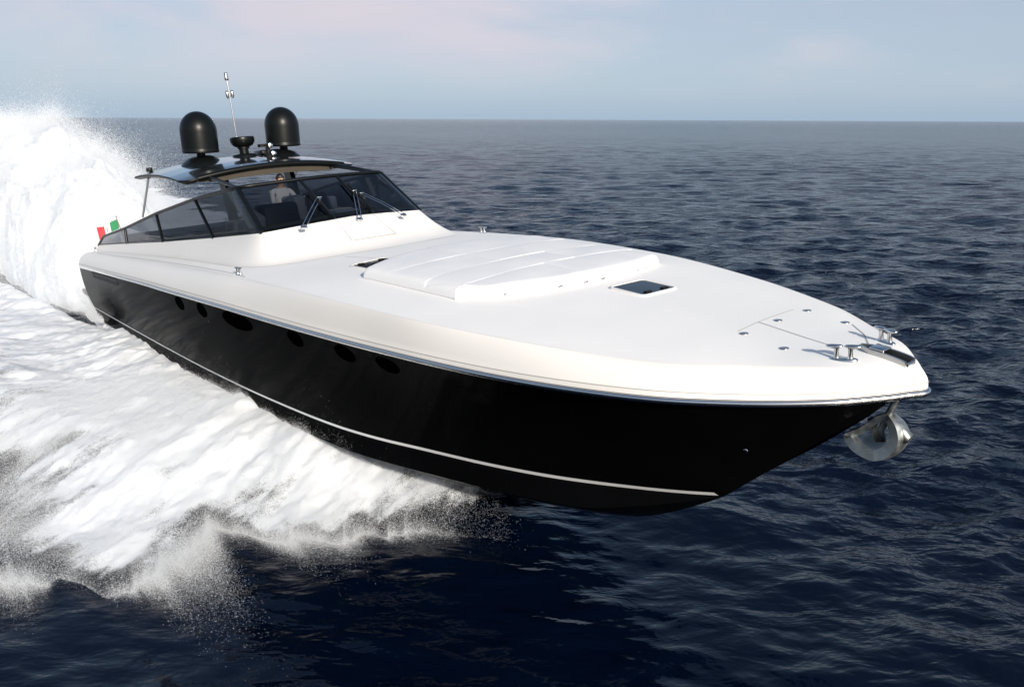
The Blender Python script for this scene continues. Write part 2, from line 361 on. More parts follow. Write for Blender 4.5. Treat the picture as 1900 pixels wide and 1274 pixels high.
for u in (5.02, 5.98):
    pts = np.array([on_cowl(u, v) for v in np.linspace(.97, .45, 14)]) + [.004, 0, .006]
    mbs.grid(np.stack([pts + [0, .005, 0], pts - [0, .005, 0]], 1))
pts = np.array([on_cowl(u, .45) for u in np.linspace(5.03, 5.97, 16)]); d_ = np.array([.008, 0, -.004]); mbs.grid(np.stack([pts + [.004, 0, .006] + d_, pts + [.004, 0, .006] - d_], 1))
mbs.build('panel_seam', MT['seam'], coaming)
# cockpit sole and inner faces
MB().grid(np.array([[(x, -1.68 + 3.36 * j / 6, .24) for j in range(7)] for x in np.linspace(.5, 11.9, 12)])).build('cockpit_sole', MT['sole'], yacht)
MB().box((.62, 0, .1), (.12, 3.5, .65)).build('cockpit_bulkhead', MT['beige'], yacht); MB().box((11.3, 0, .95), (.9, 2.9, .08)).build('dashboard', MT['dark'], yacht)

# ---- windscreen: panes between mullions, base and top frame
ws = part('windscreen')
cuts = [0, 1, 2, 3, 4, 5, 6, 7, 8, 9, 10, 11]
def lerpG(u, v):
    i = np.interp(u, U, np.arange(len(U))); f = lambda P: np.stack([np.interp(i, np.arange(len(U)), P[:, k]) for k in range(3)], -1)
    return f(GB) + (f(GT) - f(GB)) * v
for a, b in zip(cuts[:-1], cuts[1:]):
    uu = np.linspace(a, b, 26); P = np.stack([lerpG(uu, v) for v in np.linspace(.02, .98, 8)], 1)
    mesh_np('pane', P, gridF(26, 8), MT['glass'], ws)
fr = MB(); fr.tube(GT, .034, 8); 
fr.grid(np.stack([GB + [0, 0, -.01] + np.array([.006, 0, 0]), GB + (GT - GB) * .11 + [.004, 0, .004]], 1))
fr.tube(np.stack([GB[0], GT[0]]), .03, 8); fr.tube(np.stack([GB[-1], GT[-1]]), .03, 8)
fr.build('frame', MT['black'], ws)
for u in range(1, 11):
    A, B = lerpG(np.array([u]), 0.0)[0], lerpG(np.array([u]), 1.0)[0]
    w = .034 if u in (4, 7) else .022
    MB().tube(np.stack([A + (B - A) * t for t in (0, .5, 1)]) , w, 8, flat=(1, 1.5)).build('mullion', MT['black'], ws)

# ---- wipers: twin steel arms with a dark blade
def wiper(base, tip, b0, b1):
    base, tip, b0, b1 = map(np.array, (base, tip, b0, b1)); nrm = np.array([.47, 0, .88]); nrm /= np.linalg.norm(nrm)
    w = part('windscreen_wiper'); d = tip - base; sd_ = np.cross(nrm, d); sd_ /= np.linalg.norm(sd_)
    arm = MB()
    for s_ in (-.032, .032): arm.tube(np.stack([base + sd_ * s_ + nrm * .03, (base + tip) / 2 + sd_ * s_ + nrm * .055, tip + sd_ * s_ + nrm * .05]), .0075, 8)
    arm.box(tip + nrm * .05, (.04, .08, .022), b=.006); arm.build('arm', MT['steel'], w)
    MB().box(base + nrm * .015, (.07, .11, .035), roty(.6), b=.01).lathe([(0, .04), (.014, .04), (.014, 0)], base + sd_ * .04).lathe([(0, .04), (.014, .04), (.014, 0)], base - sd_ * .04).build('bracket', MT['steel'], w)
    bl = MB(); bl.tube(np.stack([b0 + nrm * .025, (b0 + b1) / 2 + nrm * .05, b1 + nrm * .025]), .017, 6); bl.box((b0 + b1) / 2 + nrm * .05, (.12, .06, .04), b=.01)
    bl.build('blade', MT['rubber'], w)
wiper((12.30, -1.035, 1.165), (11.54, -.355, 1.55), (11.30, -.446, 1.68), (12.03, -.41, 1.29))
wiper((12.30, -.01, 1.165), (11.46, .378, 1.59), (11.13, .319, 1.77), (11.96, .302, 1.33))
wiper((12.34, .834, 1.13), (11.57, .455, 1.535), (11.22, .395, 1.72), (12.05, .37, 1.28))

# ---- portholes let into the starboard and port topsides
def hull_patch(xc, vc, lx, lz, prm, off, n=40, rings=5, slant=.30):
    """an oval lying on the topside"""
    V = []; 
    for k in range(rings + 1):
        f = k / rings
        for a in np.linspace(0, 2 * np.pi, n, endpoint=False):
            dx = lx / 2 * f * math.cos(a); dzz = lz / 2 * f * math.sin(a) + 0
            x = xc + dx + .18 * dzz; H = float(rail_z(x)) - (float(strp_z(x)) if x < 19.9 else float(stem_z(x)))
            v = vc - dzz / H + slant * 0
            y, z = side_pt(x, v); V.append((x, prm * (float(y) + off(f)), float(z)))
    return np.array(V), gridF(rings + 1, n, False, True)
for xc, vc, lx, lz, nm in ((10.31, .13, .36, .21, 'porthole'), (11.45, .13, .36, .21, 'porthole'), (12.93, .13, 1.06, .25, 'hull_window'), (14.80, .13, .34, .20, 'porthole'), (15.96, .146, .36, .20, 'porthole'), (16.79, .157, .36, .19, 'porthole')):
    for sg in (-1, 1):
        V, F_ = hull_patch(xc, vc, lx, lz, sg, lambda f: .006)
        p = mesh_np(nm, V, F_, MT['pglass'], hull)
        V, F_ = hull_patch(xc, vc, lx + .05, lz + .05, sg, lambda f: .003 + .007 * math.exp(-((f - .93) / .05)**2), rings=24)
        keepf = np.arange(len(F_)) >= 20 * 40
        mesh_np('porthole_rim', V, F_[keepf], MT['pglass'], hull)
V = []; 
for (x0, x1, v0, v1, o_) in ((2.2, 5.55, .055, .155, .004),):
    for sg in (-1, 1):
        va = MB()
        X = np.linspace(x0, x1, 30); q = []
        for v in (v0, v0 + .004, v1 - .004, v1):
            y, z = side_pt(X, np.full(30, v)); q.append(np.stack([X, sg * (y + o_ + (.02 if v in (v0, v1) else 0)), z], -1))
        va.grid(np.stack(q, 1)).build('air_intake', MT['rubber'], hull)
y_, z_ = side_pt(20.56, .705)
MB().lathe([(0, .012), (.02, .012), (.026, 0)], (0, 0, 0), 14, rotx(math.pi / 2 + .5)).build('drain_fitting', MT['steel'], hull).location = (20.56, -float(y_) - .004, float(z_))

# ---- swim platform at the stern
MB().box((-1.0, 0, -.86), (2.1, 4.7, .16), b=.06).box((-.45, 0, -1.1), (.9, 4.3, .4), b=.1).build('swim_platform', MT['grey'], yacht)

# ---- deck hatches
def hatch(xc, yc, lx, ly, hinge):
    M_ = np.array([[1, 0, 0], [0, 1, 0], [0, 0, 1.]])
    def rr(lx, ly, r, n=6):
        P = []
        for cx_, cy_, a0 in ((1, 1, 0), (-1, 1, 90), (-1, -1, 180), (1, -1, 270)):
            for a in np.linspace(a0, a0 + 90, n): P.append((xc + cx_ * (lx / 2 - r) + r * math.cos(math.radians(a)), yc + cy_ * (ly / 2 - r) + r * math.sin(math.radians(a))))
        return np.array(P)
    h = part('deck_hatch')
    zz = lambda P, o: np.column_stack([P, deck_z(P[:, 0], P[:, 1]) + o])
    A = rr(lx + .06, ly + .06, .07); B = rr(lx, ly, .05)
    mesh_np('frame', np.stack([zz(A, 0), zz(A, .018), zz(B, .022), zz(B, .014)], 0), gridF(4, len(A), False, True), MT['white'], h)
    c = np.array([[xc, yc]]); L_ = [B, B * .5 + c * .5, c + (B - c) * .02]
    mesh_np('lens', np.stack([zz(q, .016) for q in L_], 0), gridF(3, len(B), False, True), MT['smoke'], h)
    for s_ in (-1, 1):
        px, py = (xc + lx * .40, yc + s_ * ly * .26) if hinge else (xc - lx * .3, yc + s_ * ly * .3)
        MB().box((px, py, float(deck_z(px, py)) + .024), (.06, .085, .02), b=.006).build('hinge', MT['rubber'], h)
hatch(18.66, .22, .50, .52, True); hatch(14.62, -1.0, .56, .56, False)

# ---- flush deck fittings
for x, y in ((20.414, .256), (20.365, .83), (20.849, .724), (20.441, -.32), (20.935, -.41)):
    z = float(deck_z(x, y)); MB().lathe([(.045, 0), (.043, .006), (.03, .008), (.0, .004)], (x, y, z), 20).build('deck_filler', MT['dullsteel'], yacht)

# ---- mooring cleats: twin mushroom posts on a plate
def cleat(x, y, ang, s_=1., up_=0.):
    z = float(deck_z(min(max(x, 0), 21.9), y)) + up_; R_ = rotz(ang)
    c = part('mooring_cleat'); c.location = (x, y, z); c.rotation_euler = (0, 0, ang); c.scale = (s_,) * 3
    an = np.linspace(0, 2 * np.pi, 28, endpoint=False)
    ring = lambda lx, ly, z: np.stack([lx * np.cos(an), ly * np.sin(an), np.full(28, z)], -1)
    mesh_np('base_plate', np.stack([ring(.115, .05, -.01), ring(.115, .05, .008), ring(.10, .042, .014), ring(.001, .001, .014)], 0), gridF(4, 28, False, True), MT['steel'], c)
    for sg in (-1, 1):
        m_ = MB(); m_.lathe([(.026, .01), (.021, .03), (.019, .07), (.022, .10)], (sg * .055, 0, 0), 18)
        H_ = [(.02, .016, .098), (.062, .028, .108), (.072, .034, .117), (.06, .028, .128), (.001, .001, .132)]
        m_.grid(np.stack([ring(a, b, zz_) + [sg * .074, 0, 0] for a, b, zz_ in H_], 0), False, True)
        m_.build('horn', MT['steel'], c)
    return c
cleat(21.46, -.335, .40); cleat(21.46, .345, -.40); cleat(12.62, -2.33, .02, .9); cleat(12.62, 2.33, -.02, .9); cleat(.35, -2.06, .05, .9); cleat(.35, 2.06, -.05, .9)

# ---- bow roller channel
br = part('bow_roller')
xx = np.linspace(21.42, 21.86, 12); zz = deck_z(xx, 0) + .012
for yo in (-.075, .075):
    w = np.interp(xx, [21.42, 21.55, 21.95], [.25, 1, 1]) * yo
    MB().grid(np.stack([np.stack([xx, w - .012, zz - .02], -1), np.stack([xx, w - .012, zz + .03], -1), np.stack([xx, w + .012, zz + .03], -1), np.stack([xx, w + .012, zz - .02], -1)], 1)).build('side_plate', MT['dullsteel'], br, auto=30)
MB().grid(np.stack([np.stack([xx, xx * 0 - np.interp(xx, [21.42, 21.6], [.02, .062]), zz - .002], -1), np.stack([xx, xx * 0 + np.interp(xx, [21.42, 21.6], [.02, .062]), zz - .002], -1)], 1)).build('channel', MT['rubber'], br)
MB().lathe([(.022, -.06), (.014, 0), (.022, .06)], (21.85, 0, float(zz[-1]) - .005), 16, rotx(math.pi / 2)).build('roller', MT['dullsteel'], br)
MB().box((21.60, 0, float(deck_z(21.6, 0)) + .05), (.13, .14, .025), roty(.12), b=.008).build('keeper', MT['steel'], br)

# ---- hardtop on two posts
def ht_z(x, y): return np.interp(x, [5.2, 5.6, 6.4, 7.3, 8.1, 8.6, 8.9], [2.44, 2.47, 2.48, 2.45, 2.38, 2.31, 2.24]) - .062 * np.asarray(y)**2
un = np.linspace(-1, 1, 41); xn = np.linspace(0, 1, 30)
def ht_plan(a, b):
    y = 1.86 * b; xf = 8.90 - .035 * y * y - .55 * np.maximum(abs(b) - .90, 0)**2 * 30; xa = 5.35 + .10 * (1 - b * b)
    sidein = 1 - .06 * (4 * a * (1 - a))**2 * 0
    return xa + (xf - xa) * a, y * sidein
A_, B_ = np.meshgrid(xn, un, indexing='ij'); HX, HY = ht_plan(A_, B_)
top_ = np.stack([HX, HY, ht_z(HX, HY)], -1)
edge = np.minimum(np.minimum((1 - abs(B_)) / .16, A_ / .10), (1 - A_) / .06).clip(0, 1)
thick = .035 + .09 * np.sqrt(1 - (1 - edge)**2)
low_ = top_ - np.stack([0 * thick, 0 * thick, thick], -1)
ht = part('hardtop')
mb = MB().grid(top_); mb.build('roof', MT['htop'], ht)
mb = MB().grid(low_)
for sl_ in ((0, slice(None)), (-1, slice(None)), (slice(None), 0), (slice(None), -1)): mb.grid(np.stack([top_[sl_] + [0, 0, -.001], low_[sl_]], 1))
mb.build('soffit', MT['black'], ht, auto=35)
yb = np.linspace(-1.55, 1.55, 40); xb_ = 8.84 - .035 * yb * yb; zb_ = ht_z(xb_, yb)
fl = lambda dx, dz_: np.stack([xb_ + dx, yb, zb_ + dz_], -1)
MB().grid(np.stack([fl(.06, .02), fl(.10, .005), fl(.115, -.03), fl(.10, -.075), fl(.04, -.09)], 1)).build('brow', MT['black'], ht)
hgt = np.interp(abs(yb), [0, 1.1, 1.55], [.215, .19, .10])
MB().grid(np.stack([fl(.03, -.06), np.stack([xb_ - .02, yb, zb_ - hgt], -1), np.stack([xb_ - .35, yb, zb_ - hgt], -1)], 1)).build('headliner', MT['tan'], ht, auto=30)
mb = MB()
for yy in (-.02, .62): mb.grid(np.stack([np.stack([np.linspace(7.9, 8.85, 12), np.full(12, yy + o), ht_z(np.linspace(7.9, 8.85, 12), yy) + .003], -1) for o in (-.006, .006)], 1))
mb.build('sunroof_seam', MT['rubber'], ht)
MB().box((5.75, -1.62, float(ht_z(5.75, -1.62)) + .05), (.22, .10, .09), b=.02).build('vent', MT['black'], ht)
for sg in (-1, 1):
    w = np.array([[-.17, -.05], [.17, -.05], [.17, .05], [-.17, .05]])
    c0, c1 = np.array([8.35, sg * .74, .25]), np.array([7.72, sg * .72, float(ht_z(7.7, .72)) - .10])
    P = np.stack([np.column_stack([c0[0] + (c1[0] - c0[0]) * t + w[:, 0], c0[1] + (c1[1] - c0[1]) * t + w[:, 1], np.full(4, c0[2] + (c1[2] - c0[2]) * t)]) for t in (0, .33, .66, 1)], 0)
    MB().grid(P, False, True).build('support_post', MT['black'], ht, auto=30)
    MB().tube([(8.62, sg * 1.30, 2.12), (9.5, sg * 1.38, 2.02), (10.45, sg * 1.43, 1.89)], .03, 8).tube([(8.62, sg * 1.22, 2.10), (10.35, sg * 1.36, 1.90)], .02, 8).build('front_strut', MT['black'], ht)
    MB().tube([(6.05, sg * 1.74, 2.18), (4.97, sg * 1.76, 1.33)], .02, 8).tube([(5.97, sg * 1.74, 2.18), (4.88, sg * 1.76, 1.33)], .009, 6).build('aft_strut', MT['dullsteel'], ht)

# ---- satellite domes, radar, antenna, searchlight on the roof
def radome(y, lab):
    x = 7.25; z0 = float(ht_z(x, y)); Rm = roty(math.radians(3.5)) @ rotx(math.radians(-2.5 * 0))
    g = part('satellite_dome'); g.location = (x, y, z0); g.rotation_euler = (math.radians(-2.0), math.radians(4.5), 0); g['label'] = lab
    th = np.linspace(0, math.pi / 2, 14); R = .375
    prof = [(R * .86, .20), (R * .97, .205), (R * 1.0, .225), (R * 1.0, .255), (R * .985, .262), (R * .985, .30)] + [(R * .985 * math.cos(t), .64 + .40 * math.sin(t)) for t in th]
    MB().lathe([(0.0, .20)] + prof, (0, 0, 0), 44).build('dome', MT['black'], g, auto=50)
    MB().lathe([(.13, .03), (.10, .08), (.085, .20)], (0, 0, 0), 22).build('post', MT['black'], g)
    an = np.linspace(0, 2 * np.pi, 36, endpoint=False); sg = np.sign(y)
    P = np.stack([np.stack([rx * np.cos(an) - .05, ry * np.sin(an), -.062 * ((y + ry * np.sin(an))**2 - y * y) + zz_ + dz_ * (ht_z(x - .05 + rx * np.cos(an), 0) - ht_z(x, 0))], -1) for rx, ry, zz_, dz_ in ((.50, .40, -.015, 1), (.42, .34, .05, .8), (.30, .25, .11, .4), (.18, .16, .13, 0), (.001, .001, .13, 0))], 0)
    MB().grid(P, False, True).build('plinth', MT['black'], g)
radome(-.92, 'black satellite dome over the starboard side of the roof'); radome(.91, 'black satellite dome over the port side of the roof')
g = part('radar_scanner'); z0 = float(ht_z(7.15, 0)); g.location = (7.15, .05, z0)
MB().lathe([(0, .20), (.15, .20), (.21, .23), (.255, .30), (.262, .37), (.25, .405), (.2, .415), (0, .415)], n=40).build('scanner_drum', MT['black'], g, auto=45)
MB().lathe([(.10, .04), (.10, .21)], n=20).lathe([(.13, .16), (.13, .2)], n=20).build('pedestal', MT['black'], g)
MB().lathe([(.27, -.02), (.25, .035), (.16, .055), (0, .055)], n=32).build('plinth', MT['black'], g)
g = part('antenna_mast'); g.location = (6.70, .1, float(ht_z(6.7, .1)))
MB().tube([(0, 0, 0), (0, 0, 1.40), (-.02, 0, 1.72)], .016, 10).build('mast', MT['steel'], g)
MB().lathe([(.03, 1.62), (.042, 1.63), (.042, 1.70), (.03, 1.72), (.036, 1.73), (.036, 1.78), (0, 1.79)], (-.02, 0, 0), 16).build('masthead_light', MT['dullsteel'], g)
for dx, dy in ((.05, .045), (-.035, -.035)): MB().lathe([(.012, 1.24), (.034, 1.28), (.036, 1.36), (.03, 1.40), (0, 1.41)], (dx, dy, 0), 14).build('gps_puck', MT['dullsteel'], g)
g = part('searchlight'); g.location = (7.82, .33, float(ht_z(7.82, .33)))
MB().lathe([(.10, -.01), (.09, .03), (.05, .05), (.045, .18), (.06, .2)], n=18).build('stand', MT['rubber'], g)
mb = MB()
for zz_, yy in ((.23, .05), (.06, .10)): mb.lathe([(.035, -.12), (.05, -.05), (.06, .05)], (0, yy, zz_), 16, roty(math.pi / 2))
mb.box((-.1, -.05, .24), (.16, .2, .06)); mb.build('lamp_housing', MT['rubber'], g)
for zz_, yy in ((.23, .05), (.06, .10)): MB().lathe([(.05, .05), (.03, .06), (0, .065)], (0.002, yy, zz_), 16, roty(math.pi / 2)).build('lamp_lens', MT['lamp'], g)
MB().box((6.9, .55, float(ht_z(6.9, .55)) + .05), (.5, .22, .12), b=.03).build('roof_locker', MT['black'], ht)

# ---- cockpit furniture seen through the glass
hc = part('helm_console')
MB().box((10.0, -.56, .82), (.62, .74, 1.36), roty(-.10), b=.09).build('console_body', MT['dark'], hc)
MB().box((9.95, -1.02, .95), (.75, .20, .95), roty(.25), b=.08).box((9.75, -.08, .90), (.5, .32, 1.42), roty(-.05), b=.07).build('side_moulding', MT['beige'], hc)
an = np.linspace(0, 2 * np.pi, 30)
MB().tube(np.stack([9.22 + .05 * np.sin(an), .15 + .19 * np.cos(an), 1.34 + .18 * np.sin(an)], -1), .016, 8, cap=False).tube([(9.22, -.03, 1.34), (9.22, .33, 1.34)], .014, 8).tube([(9.22, .15, 1.34), (9.5, .15, 1.2)], .03, 8).build('steering_wheel', MT['rubber'], hc)
se = part('companion_seat')
MB().box((9.85, .36, 1.22), (.22, .42, .80), roty(-.12), b=.07).box((9.6, .36, .62), (.6, .46, .36), b=.06).build('seat_back', MT['dark'], se)
MB().box((9.83, .66, 1.38), (.26, .18, .26), b=.06).box((9.9, .86, 1.15), (.3, .6, .14), b=.04).build('headrest', MT['vinyl'], se)
so_ = part('cockpit_sofa')
MB().box((8.6, -.80, .95), (.6, .5, .5), b=.1).box((6.6, -1.15, .55), (2.6, .7, .55), b=.08).box((5.6, 1.2, .6), (3.4, .6, .6), b=.08).build('seat_cushion', MT['beige'], so_)
MB().box((4.2, -.9, .55), (1.1, 1.1, .6), b=.1).box((2.2, 0, .5), (1.6, 3.0, .55), b=.1).build('sunbed_cushion', MT['grey'], so_)

# ---------------------------------------------------------------- things resting on the yacht
# sun pad: eight loose cushions clipped on the foredeck
pad = on_boat('sun_pad')
tag(pad, 'white padded sunbathing mattress lying on the yacht foredeck', 'sun pad')
def xa(y): return 14.80 + .20 * y * y
def xf(y): return 18.10 - .215 * (y - .25)**2 - 6 * np.maximum(-y - 1.15, 0)**2 - 1.2 * np.maximum(y - 1.45, 0)**2
def ymax(x): return 1.60 - .05 * (np.asarray(x) - 15.0) 
def cushion(kind, x0, x1, y0, y1, h=.165, puff=.02):
    nU, nV = 34, 34
    e = np.concatenate([[-1, -.9985, -.991, -.972, -.94, -.89], np.linspace(-.82, .82, nU - 12), [.89, .94, .972, .991, .9985, 1]])
    Uq, Vq = np.meshgrid(e, e, indexing='ij')
    g = .001
    def ysid(v, x):
        a = -ymax(x) if y0 == 'S' else y0 + g; b = ymax(x) if y1 == 'P' else y1 - g
        return a + (b - a) * (v + 1) / 2
    X = np.zeros_like(Uq); Y = np.zeros_like(Uq)
    xm = 16.5 if x0 is None or x1 is None else (x0 + x1) / 2
    for _ in range(4):
        Y = ysid(Vq, X if _ else xm)
        a = xa(Y) if x0 is None else x0 + g + .07 * (1 - (Y / 1.55)**2) * (0 if x0 < 16 else -1); b = xf(Y) if x1 is None else x1 - g + .07 * (1 - (Y / 1.55)**2) * (0 if x1 < 16 else -1)
        X = a + (b - a) * (Uq + 1) / 2
    n = 9.
    eu = np.where(((Uq < 0) & (x0 is None)) | ((Uq > 0) & (x1 is None)), 11, 110); ev = np.where(((Vq < 0) & (y0 == 'S')) | ((Vq > 0) & (y1 == 'P')), 20, 130)
    hx = np.where(eu > 50, 1 - .035 * abs(Uq)**70, (1 - abs(Uq)**eu).clip(0) ** .5); hy = np.where(ev > 50, 1 - .035 * abs(Vq)**110, (1 - abs(Vq)**ev).clip(0) ** .5)
    prof = np.minimum(hx, hy) * .5 + hx * hy * .5
    dome = (1 - Uq**2) * (1 - Vq**2)
    wr = np.random.default_rng(int(abs(float(xm)) * 100) + (1 if y0 == 'S' else 2))
    ripple = sum(.0016 * np.sin(wr.uniform(2, 7) * X + wr.uniform(2, 7) * Y + wr.uniform(0, 6)) for _ in range(5))
    Zt = deck_z(X, Y) + .01 + h * prof + puff * dome + ripple * prof
    P = np.stack([X, Y, Zt], -1)
    Pb = P.copy(); Pb[..., 2] = deck_z(X, Y) + .004
    mb = MB().grid(P)
    for s_ in ((0, slice(None)), (-1, slice(None)), (slice(None), 0), (slice(None), -1)): mb.grid(np.stack([P[s_], Pb[s_]], 1))
    return mb.build('cushion', MT['vinyl'], pad, auto=60)
for x0, x1, ys in ((None, 15.9, -.30), (15.9, 16.72, -.30), (16.72, 17.34, .45), (17.34, None, -.08)):
    hh = {None: .127, 15.9: .127, 16.72: .127, 17.34: .127}[x0]
    cushion('s', x0, x1, 'S', ys, hh, .007 if x0 == 16.72 else .004); cushion('p', x0, x1, ys, 'P', hh, .007 if x0 == 16.72 else .004)
for y in (-1.05, -.45, -.12, .12, .75, .95):
    x = float(xf(np.array(y))) + .012; z = float(deck_z(x, y)) + .035
    MB().box((x, y, z), (.02, .07, .022), rotz(math.atan(-.47 * y)), b=.005).build('clip', MT['dullsteel'], pad)

# anchor stowed under the bow roller
an_ = on_boat('anchor'); tag(an_, 'stainless claw anchor hanging under the bow roller', 'anchor')
ring = np.array([(21.69, -.335), (21.60, -.37), (21.46, -.50), (21.335, -.585), (21.40, -.672), (21.50, -.722), (21.64, -.738), (21.76, -.675), (21.825, -.545), (21.80, -.43), (21.735, -.355)])
t = np.linspace(0, len(ring), 72, endpoint=False); ii = np.arange(len(ring))
def closed(q): 
    out = []
    for tt in t:
        i = int(tt); f = tt - i; p = [q[(i + k) % len(q)] for k in (-1, 0, 1, 2)]
        out.append(.5 * (2 * p[1] + (p[2] - p[0]) * f + (2 * p[0] - 5 * p[1] + 4 * p[2] - p[3]) * f * f + (3 * p[1] - p[0] - 3 * p[2] + p[3]) * f**3))
    return np.array(out)
R_ = closed(ring); Tn = np.gradient(np.concatenate([R_[-3:], R_, R_[:3]]), axis=0)[3:-3]; Tn /= np.linalg.norm(Tn, axis=1, keepdims=True)
nrm = np.stack([Tn[:, 1], -Tn[:, 0]], -1); c_ = R_.mean(0); nrm *= np.sign(((R_ - c_) * nrm).sum(1))[:, None]
bw = np.interp(t, [0, 2, 4, 6, 8, 10, 11], [.04, .07, .14, .16, .11, .06, .04]); th = np.interp(t, [0, 3, 5, 7, 9, 11], [.05, .06, .085, .095, .085, .05])
P = np.stack([np.stack([R_[:, 0] - nrm[:, 0] * th * k, bw * j, R_[:, 1] - nrm[:, 1] * th * k], -1) for j, k in ((-1, 0), (-.5, -.16), (0, -.2), (.5, -.16), (1, 0), (.85, 1), (0, .86), (-.85, 1))], 1)
MB().grid(P, True, True).build('claw', MT['anchor'], an_, auto=40)
MB().add([(21.70, -.012, -.33), (21.885, -.05, -.50), (21.86, -.05, -.56), (21.74, -.03, -.46), (21.70, .012, -.33), (21.885, .05, -.50), (21.86, .05, -.56), (21.74, .03, -.46)], [[0, 1, 2, 3], [7, 6, 5, 4], [0, 4, 5, 1], [1, 5, 6, 2], [2, 6, 7, 3], [3, 7, 4, 0]]).build('fluke', MT['anchor'], an_, smooth=False)
MB().add([(21.62, -.015, -.36), (21.66, -.02, -.60), (21.58, -.02, -.62), (21.50, -.015, -.42), (21.62, .015, -.36), (21.66, .02, -.60), (21.58, .02, -.62), (21.50, .015, -.42)], [[0, 1, 2, 3], [7, 6, 5, 4], [0, 4, 5, 1], [1, 5, 6, 2], [2, 6, 7, 3], [3, 7, 4, 0]]).tube([(21.84, 0, -.02), (21.76, 0, -.17), (21.68, 0, -.36), (21.62, 0, -.5)], [.022, .026, .034, .03], 10).build('shank', MT['anchor'], an_, smooth=False)

# ensign on a raked staff at the transom
fl_ = on_boat('ensign', (-.05, -1.22, .36)); tag(fl_, 'green, white and red ensign flying from a short staff at the stern', 'flag')
MB().tube([(0.05, .04, 0), (0, -.02, .5), (-.04, -.065, .83)], [.014, .012, .010], 8).lathe([(0, .83), (.018, .84), (.018, .86), (0, .875)], (-.04, -.065, 0), 10).build('flagpole', MT['pole'], fl_)
fu, fv = np.linspace(0, 1, 40), np.linspace(0, 1, 18)
A_, B_ = np.meshgrid(fu, fv, indexing='ij')
def flag_pt(A, B): 
    return np.stack([-.03 - .12 * A + .05 * np.sin(A * 9 + B * 1.5) * A, -.06 - .54 * A + .02 * np.sin(7 * A + 2), .77 - .26 * (1 - B) - .20 * A + .03 * np.sin(6.5 * A + 1.2 * B) * (A + .2) - .05 * A * (1 - B)], -1)
P = flag_pt(A_, B_); F_ = gridF(40, 18); mi = np.repeat(np.clip((np.arange(39) / 39 * 3).astype(int), 0, 2), 17)
cloth = mesh_np('cloth', P.reshape(-1, 3), F_, None, fl_, mats=[MT['green'], MT['fwhite'], MT['red']], midx=mi)
mbs = {}
for q, (da, db, m) in enumerate(((-1, 1, 'red'), (1, 1, 'fwhite'), (-1, -1, 'cblue'), (1, -1, 'red'))):
    a = np.linspace(.5 + min(0, da) * .05, .5 + max(0, da) * .05, 5); b = np.linspace(.45 + min(0, db) * .16, .45 + max(0, db) * .16, 5); AA, BB = np.meshgrid(a, b, indexing='ij')
    mesh_np('crest', (flag_pt(AA, BB) + [.006, 0, 0]).reshape(-1, 3), gridF(5, 5), MT[m], cloth)
a = np.linspace(.465, .535, 5); b = np.linspace(.62, .70, 4); AA, BB = np.meshgrid(a, b, indexing='ij'); mesh_np('crest', (flag_pt(AA, BB) + [.006, 0, 0]).reshape(-1, 3), gridF(5, 4), MT['gold'], cloth)

